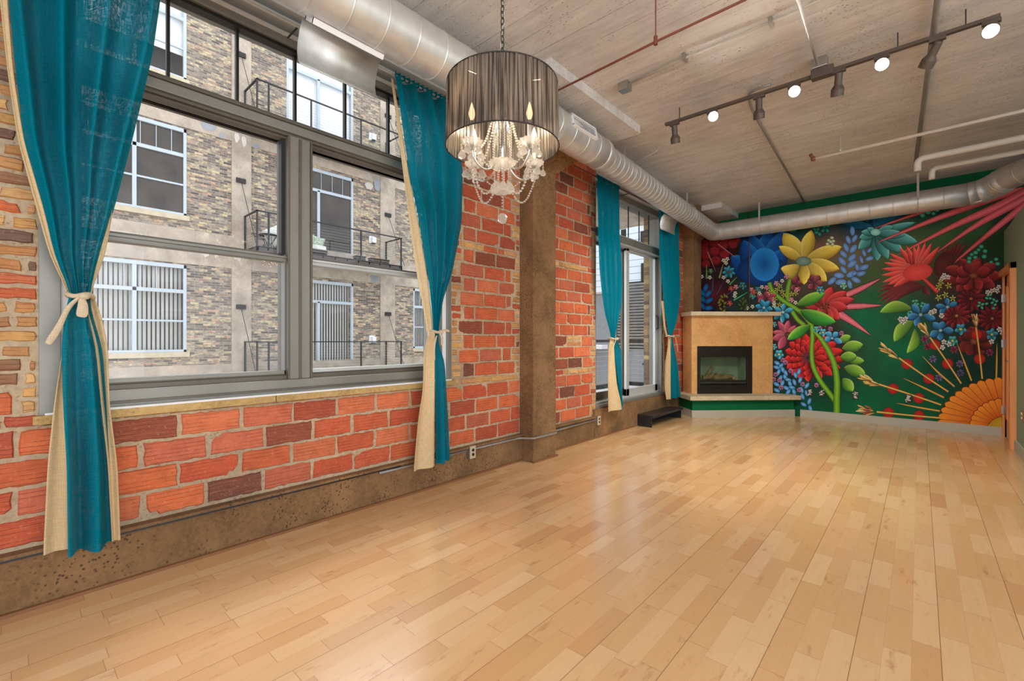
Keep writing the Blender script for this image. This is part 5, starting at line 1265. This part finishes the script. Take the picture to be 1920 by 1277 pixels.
# ================================================================ COURTYARD: the brick building opposite
XF = -12.56; FL = 3.88
MPL = paint('tan_window_sill', (198, 184, 158), .8)
MBAL = paint('dark_balcony_deck', (72, 66, 60), .7, 0, .15)
MPATCH = paint('grey_repair_patch', (150, 152, 156), .8, 0, .1, 5)
MPALE = paint('pale_repair_patch', (206, 196, 184), .8, 0, .1, 5)
WINT = (MDARKGL, MBLIND, MWHITE)
bld = thing('brick_building', 'weathered brick and concrete apartment building across the courtyard, seen through the big window', 'building', (XF, 6, -4))
def fb(name, mat, y0, y1, z0, z1, d0=0.0, d1=.03, parent=None, bevel=0):
    return box(name, mat, XF + d0, XF + d1, y0, y1, z0, z1, parent or bld, bevel)
holes = []
def fwin(y0, y1, z0, z1, mull, trans, meet, kind, door=False):
    """kind: dark = dark glass, blind = vertical vanes behind glass, shade = white roller shades"""
    holes.append((y0, y1, z0, z1))
    w = M(); f = .07; X0, X1 = XF - .09, XF - .02
    w.box(X0, X1 + .03, y0, y0 + f, z0, z1); w.box(X0, X1 + .03, y1 - f, y1, z0, z1); w.box(X0, X1 + .03, y0, y1, z1 - f * 1.5, z1); w.box(X0, X1 + .03, y0, y1, z0, z0 + f)
    for y in mull: w.box(X0, X1 + .02, y - .045, y + .045, z0, z1 if door is False else trans)
    w.box(X0, X1 + .02, y0, y1, trans - .05, trans + .05)
    if meet: w.box(X0 + .02, X1 + .01, y0, y1, meet - .025, meet + .025)
    n = int((y1 - y0) / .34)
    for k in range(1, n): w.box(X1 - .02, X1 - .01, y0 + (y1 - y0) * k / n - .009, y0 + (y1 - y0) * k / n + .009, trans, z1 - f)
    fr = w.build('window_frame' if not door else 'door_frame', MFRAMEW, bld, bevel=.004)
    if kind == 'dark': box('pane', MDARKGL, X0 + .02, X0 + .03, y0 + .02, y1 - .02, z0 + .02, z1 - .02, fr)
    else:
        box('pane', MGLASS, X0 + .04, X0 + .046, y0 + .02, y1 - .02, z0 + .02, z1 - .02, fr)
        b = M()
        if kind == 'blind':
            y = y0 + .05
            while y < y1 - .08:
                b.obox((X0 - .12, y + .045, (z0 + z1) / 2), (.004, .084, z1 - z0 - .1), Matrix.Rotation(.5, 3, 'Z')); y += .1
            b.build('vertical_blind', MBLIND, fr)
        else:
            b.box(X0 - .08, X0 - .07, y0 + .05, y1 - .05, z0 + (z1 - z0) * (.3 if not door else .02), z1 - .06); b.build('roller_shade', MWHITE, fr)
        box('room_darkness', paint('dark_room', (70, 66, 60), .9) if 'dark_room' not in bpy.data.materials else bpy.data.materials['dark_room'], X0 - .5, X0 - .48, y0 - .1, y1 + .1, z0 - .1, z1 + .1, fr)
for k in range(-1, 3):
    dz = FL * k
    if k == 0: kd = 'blind'
    elif k == 1: kd = 'dark'
    else: kd = 'shade' if k == 2 else 'blind'
    for y0 in (1.07, -3.4):
        y1 = y0 + 2.41
        fwin(y0, y1, .90 + dz, 3.38 + dz, [y0 + 1.25], 2.62 + dz, 1.78 + dz, kd)
        fb('stone_sill', MPL, y0 - .05, y1 + .06, .76 + dz, .90 + dz, 0, .07)
    fwin(6.24, 8.62, .14 + dz, 3.32 + dz, [7.33], 2.58 + dz, None, kd, True)
    fwin(11.31, 13.7, .90 + dz, 3.38 + dz, [12.5], 2.62 + dz, 1.78 + dz, kd if k != 1 else 'blind')
    fb('stone_sill', MPL, 11.26, 13.76, .76 + dz, .90 + dz, 0, .07)
    fb('floor_band', MFCON, -5, 18, 3.42 + dz, 4.40 + dz, 0, .035) if k < 2 else None
for y0, y1 in ((4.62, 5.16), (9.74, 10.40), (-.4, .15), (15.0, 15.6)): fb('concrete_pilaster', MFCON, y0, y1, -4, 12, 0, .05)
# wall built as strips around its openings
m = M(); ys = sorted({-5.0, 18.0} | {h[0] for h in holes} | {h[1] for h in holes})
for a, b in zip(ys, ys[1:]):
    zz = sorted([(h[2], h[3]) for h in holes if h[0] <= a + 1e-6 and h[1] >= b - 1e-6]); z = -4.0
    for z0, z1 in zz:
        if z0 > z: m.box(XF - .4, XF, a, b, z, z0)
        z = max(z, z1)
    m.box(XF - .4, XF, a, b, z, 12.4)
m.build('brick_wall', MFAC, bld)
# repair patches on the floor band
for y, z, w, h, mt in ((4.02, 7.55, .40, .34, MPATCH), (4.36, 7.38, .16, .18, MPATCH), (4.75, 7.44, .14, .3, MPALE), (4.95, 7.4, .13, .32, MPALE), (5.32, 7.36, .22, .16, MPATCH), (3.95, 3.86, .16, .36, MPALE), (4.2, 3.9, .12, .42, MPALE), (4.78, 3.86, .26, .38, MPALE), (9.6, 7.2, .3, .5, MPATCH), (9.25, 7.1, .3, .3, MPALE), (9.5, 3.6, .4, .3, MPATCH)):
    rn = random.Random(int(y * 100)); q = M(); pts = [(y + w * (.5 + .12 * rn.uniform(-1, 1)) * math.cos(a), z + h * (.5 + .12 * rn.uniform(-1, 1)) * math.sin(a)) for a in [2 * math.pi * k / 14 for k in range(14)]]
    q.add([(XF + .052 if 4.6 < y < 5.2 or y > 9.7 else XF + .037, a, b) for a, b in pts], [tuple(range(14))]); q.build('repair_patch', mt, bld)
# ---- balconies
def balcony(zd, label):
    r = thing('balcony', label, 'balcony', (-11.45, 7.4, zd), 'steel balconies on the courtyard wall')
    Xb, y0, y1 = -11.45, 4.95, 10.0; zr = zd + 1.07
    m = M(); m.box(XF + .05, Xb, y0, y1, zd - .02, zd); m.box(Xb - .05, Xb, y0, y1, zd - .16, zd + .02); m.box(XF + .05, Xb, y0, y0 + .06, zd - .16, zd); m.box(XF + .05, Xb, y1 - .06, y1, zd - .16, zd)
    k = y0 + .3
    while k < y1: m.box(XF + .05, Xb, k, k + .04, zd - .09, zd - .02); k += .42
    m.build('deck', MBAL, r)
    m = M(); m.box(Xb - .05, Xb, y0, y1, zr - .035, zr); m.box(XF + .05, Xb, y0, y0 + .05, zr - .035, zr); m.box(XF + .05, Xb, y1 - .05, y1, zr - .035, zr); m.build('top_rail', MRAIL, r)
    for y in (y0, y0 + .32, 6.55, 8.3, y1 - .05):
        q = M(); q.box(Xb - .045, Xb - .005, y, y + .045, zd, zr - .03); q.build('rail_post', MRAIL, r)
    for y in (y0, y1 - .05):
        q = M(); q.box(XF + .06, XF + .10, y, y + .045, zd, zr - .03); q.build('rail_post', MRAIL, r)
    m = M()
    for i in range(10):
        z = zd + .09 + i * .092; m.tube([(XF + .08, y0 + .02, z), (Xb - .02, y0 + .02, z)], .004, 5); m.tube([(Xb - .02, y0 + .02, z), (Xb - .02, y1 - .02, z)], .004, 5); m.tube([(XF + .08, y1 - .02, z), (Xb - .02, y1 - .02, z)], .004, 5)
    m.build('rail_cable', MSTEEL, r)
    for y in (4.86, 10.06):
        q = M(); q.tube([(XF + .1, y, zd + 2.1), (Xb - .1, y + .12, zd + .05)], .010, 6); q.build('tie_rod', MRAIL, r)
        q = M(); q.box(XF + .05, XF + .11, y - .13, y + .13, zd + 2.06, zd + 2.2); q.build('anchor_plate', MBLK, r)
balcony(.13, 'lower steel balcony across the courtyard, level with the viewer')
balcony(.13 + FL, 'middle steel balcony across the courtyard with outdoor seats on it')
balcony(.13 + 2 * FL, 'upper steel balcony across the courtyard, seen through the transom panes')
# things on the middle balcony
ZB = .13 + FL; MCUSH = paint('pale_cushion', (224, 224, 218), .9); MWICK = paint('dark_wicker', (60, 52, 46), .8)
MPRINT = paint('printed_cushion', (176, 190, 170), .9, 0, .45, 22)
def pillow(nm, c, s, rot, mat, parent):
    q = M(); n = 8; vs = []; fs = []; Rm = Matrix.Rotation(rot[0], 3, 'X') @ Matrix.Rotation(rot[1], 3, 'Y')
    for sg in (-1, 1):
        for i in range(n + 1):
            for j in range(n + 1):
                u, v = 2 * i / n - 1, 2 * j / n - 1; e = (1 - u ** 4) * (1 - v ** 4)
                vs.append(Vector(c) + Rm @ Vector((sg * s[2] * e ** .5, u * s[0] * (1 - .06 * (1 - v * v)), v * s[1] * (1 - .06 * (1 - u * u)))))
    N = (n + 1) ** 2
    for b in (0, N):
        for i in range(n):
            for j in range(n): a = b + i * (n + 1) + j; fs.append((a, a + 1, a + n + 2, a + n + 1))
    q.add(vs, fs); return q.build(nm, mat, parent, smooth=True)
def seat(y, w, label, pr):
    o = thing('outdoor_sofa', label, 'sofa', (-12.0, y + w / 2, ZB))
    q = M(); q.box(-12.3, -11.65, y, y + w, ZB + .10, ZB + .2)
    for a in (y + .03, y + w - .06):
        for x in (-12.28, -11.7): q.box(x, x + .035, a, a + .035, ZB, ZB + .1)
    q.build('base_frame', MWICK, o)
    q = M(); q.box(-12.28, -11.66, y + .02, y + w - .02, ZB + .2, ZB + .36); q.build('seat_cushion', MCUSH, o, bevel=.05)
    q = M(); q.box(-12.34, -12.2, y + .02, y + w - .02, ZB + .3, ZB + .72); q.build('back_cushion', MCUSH, o, bevel=.05)
    return o
seat(5.78, 1.42, 'outdoor sofa with pale cushions on the middle balcony, half hidden by the window mullion', 1)
for y, z, rt, mt, lb in ((5.75, .5, (.55, .3), MCUSH, 'large white lounge cushion with striped edge leaning on the sofa, left of the mullion'), (6.70, .50, (.2, .35), MPRINT, 'patterned pillow on the balcony sofa, just right of the mullion'), (7.02, .48, (-.15, .3), MPRINT, 'pale green pillow at the right end of the balcony sofa')):
    o = pillow('throw_pillow', (-11.95, y, ZB + z), (.42, .34, .10) if mt is MCUSH else (.2, .2, .07), rt, mt, None); tag(o, lb, 'pillow')
q = M()
for k in range(9):
    a = 2 * math.pi * k / 9; q.tube([(-11.85 + .24 * math.cos(a), 5.42 + .24 * math.sin(a), ZB + .44), (-11.85 + .1 * math.cos(a + .6), 5.42 + .1 * math.sin(a + .6), ZB + .2), (-11.85 + .22 * math.cos(a + 1), 5.42 + .22 * math.sin(a + 1), ZB)], .010, 5)
o = thing('wire_table', 'round dark wire side table at the left end of the middle balcony', 'table', (-11.85, 5.42, ZB)); q.build('wire_base', MWICK, o)
q = M(); q.lathe([(.0, 0), (.27, 0), (.27, .02), (0, .02)], (-11.85, 5.42, ZB + .44), 20); q.build('table_top', MWICK, o)
for y, w, lb in ((8.2, .34, 'left dark planter box at the foot of the balcony rail'), (8.78, .34, 'middle dark planter box at the foot of the balcony rail'), (9.16, .34, 'right dark planter box at the foot of the balcony rail')):
    o = thing('planter_box', lb, 'planter', (-11.6, y, ZB), 'planters on the middle balcony')
    q = M(); q.box(-11.78, -11.55, y, y + w, ZB + .004, ZB + .17); q.box(-11.8, -11.53, y - .02, y + w + .02, ZB + .15, ZB + .18); q.build('tub', MWICK, o)
    q = M(); q.box(-11.76, -11.57, y + .02, y + w - .02, ZB + .18, ZB + .185); q.build('soil', MBLK, o)
for y, z, lb in ((9.39, 5.07, 'white wall light beside the middle balcony door'), (9.39, 1.27, 'white wall light beside the lower balcony door'), (9.39, 9.0, 'white wall light beside the upper balcony door')):
    o = thing('wall_light', lb, 'wall lamp', (XF, y, z)); q = M(); q.box(XF + .002, XF + .03, y - .12, y + .1, z - .14, z + .14); q.build('back_plate', MWHITE, o)
    q = M(); q.box(XF + .03, XF + .17, y - .06, y + .1, z - .13, z + .09); q.build('lamp_body', MWHITE, o, bevel=.01); q = M(); q.box(XF + .05, XF + .15, y - .04, y + .08, z - .16, z - .13); q.build('lens', MBLK, o)
# chandelier's reflection in the window glass, put in as glowing dots and threads
o = thing('chandelier_glints', 'string of tiny warm lights hanging beneath the middle balcony', 'reflection', (-11.5, 5.6, ZB - .2))
MWARM = emis('warm_glint', (255, 190, 110), 3); q = M(); w = M(); rn = random.Random(3)
for k in range(26):
    y = 5.0 + k * .058; L = rn.uniform(.05, .42); w.tube([(-11.47, y, ZB - .16), (-11.47, y + rn.uniform(-.04, .04), ZB - .2 - L)], .003, 4)
    for j in range(4): q.ball((-11.47, y + rn.uniform(-.02, .02), ZB - .18 - L * j / 3), .009, 6, 4)
w.build('wire', MRUST, o); q.build('glint', MWARM, o)  # threads and dots only imitate the reflected sparkle
# ground of the courtyard
struct(box('courtyard_ground', MFCON, -14, -.4, -8, 40, -4.3, -4.0))

# ================================================================ OWN BALCONY AND WHAT LIES BEYOND THE SLIDING DOOR
MDK = paint('pale_balcony_floor', (206, 208, 210), .8, 0, .05)
o = thing('near_balcony', 'own balcony outside the sliding door with dark rail and pale floor', 'balcony', (-.9, 6.5, .3))
q = M(); q.box(-1.5, -.39, 4.3, 8.6, .14, .325); q.build('deck', MDK, o)
q = M(); q.box(-1.45, -1.40, 4.3, 8.52, 1.20, 1.25); q.box(-1.45, -.39, 8.47, 8.52, 1.20, 1.25); q.box(-1.46, -1.39, 4.3, 8.53, .33, .40); q.box(-1.46, -.39, 8.46, 8.53, .33, .40); q.build('top_rail', MRAIL, o)
for x, y in ((-1.45, 8.47), (-1.45, 8.1), (-1.45, 6.3), (-1.45, 4.35), (-.45, 8.47)):
    q = M(); q.box(x, x + .05, y, y + .05, .325, 1.2); q.build('rail_post', MRAIL, o)
q = M()
for i in range(8): z = .48 + i * .09; q.tube([(-1.425, 4.3, z), (-1.425, 8.5, z)], .004, 5); q.tube([(-1.425, 8.5, z), (-.4, 8.5, z)], .004, 5)
q.build('rail_cable', MSTEEL, o)
q = M(); q.tube([(-1.05, 8.49, .75), (-.45, 8.49, 1.45)], .012, 6); q.build('brace_bar', MBLK, o)
# upper neighbour's balcony slab
o = box('balcony_slab', MFCON, -2.3, -.39, 3.8, 9.2, 3.72, 3.95); tag(o, 'underside of the concrete balcony slab above the sliding door', 'balcony slab')
# reveal bricks of the sliding door opening
q = M(); rn = random.Random(4); z = DZ0
while z < 3.3:
    for a, b in ((-.375, -.27), (-.262, -.04)):
        q.box(a, b, DY1 - .012, DY1 + .002, z + .006, z + .064, lin(rn.choice(((178, 158, 116), (150, 128, 96), (120, 104, 88), (200, 176, 126))), rn.uniform(.85, 1.1)))
    z += .07
o = q.build('trim_3', m_vcol('reveal_brick', .85, .2, 30, .3)); struct(o)
# louvred screen
MLV = paint('grey_louver', (168, 164, 160), .6); MGW = paint('grey_screen_wall', (136, 138, 142), .7, 0, .06)
o = thing('louvered_screen', 'horizontal louvred metal screen beyond the balcony rail', 'screen', (-2.3, 12, -4))
def scr(px): return ony(px, 600, 12.0).x
q = M(); x0, x1 = scr(1158), scr(1262); z = .95
while z < 2.9: q.obox(((x0 + x1) / 2, 12.0, z), (x1 - x0, .09, .012), Matrix.Rotation(-.6, 3, 'X')); z += .085
q.build('louver_blades', MLV, o)
q = M()
for x in (x0, scr(1201), x1): q.box(x - .02, x + .02, 12.05, 12.1, -4, 2.92)
q.box(x0, x1, 12.1, 12.14, .9, 2.92); q.build('backing_frame', MRAIL, o)
q = M(); q.box(x0 - .01, x1 + .2, 11.98, 12.1, -4, .92); q.build('lower_panel', MGW, o)
o = thing('screen_wall', 'plain grey wall panel left of the louvred screen outside', 'wall', (-5, 12, -4)); q = M(); q.box(-6.5, x0 - .03, 11.95, 12.1, -4, 2.62)
q.build('panel', MGW, o); q = M(); q.box(-6.5, x0 - .03, 11.9, 12.12, 2.62, 2.68); q.build('coping', MLV, o)
q = M(); q.box(-6.5, x0 - .3, 11.6, 11.95, .98, 1.1); q.build('ledge', MWHITE, o)
# white sided building
MSID = NT('white_siding'); sp = MSID.n('ShaderNodeSeparateXYZ'); tc = MSID.n('ShaderNodeTexCoord'); MSID.l(tc.outputs['Object'], sp.inputs[0])
fz = MSID.math('FRACT', MSID.math('DIVIDE', sp.outputs[2], .3)); cc = MSID.mix(MSID.math('LESS_THAN', fz, .1), lin((222, 232, 240)), lin((150, 164, 176))); MSID.pbr(cc, .6); MSID = MSID.m
o = thing('sided_building', 'white building with horizontal siding and dark windows seen through the sliding door', 'building', (-5, 20, -4)); YB = 20.0
q = M(); q.box(-11.5, 3.5, YB, YB + 4, -4, 14); q.box(ony(1197, 450, YB).x, 3.5, YB - 1.2, YB, -4, 14); q.build('siding_wall', MSID, o)
def swin(px0, px1, py0, py1, Y):
    a = ony(px0, py0, Y); b = ony(px1, py1, Y); q = M(); q.box(a.x - .08, b.x + .08, Y - .05, Y, b.z - .08, a.z + .08); w = q.build('window_frame', MRAIL, o)
    q = M(); q.box(a.x, b.x, Y - .07, Y - .05, b.z, a.z); q.build('pane', MDARKGL, w)
for a in ((1168, 1178, 434, 448, YB), (1205, 1222, 437, 460, YB - 1.2), (1205, 1222, 400, 416, YB - 1.2), (1206, 1224, 497, 524, YB - 1.2), (1168, 1177, 494, 526, YB)): swin(*a)
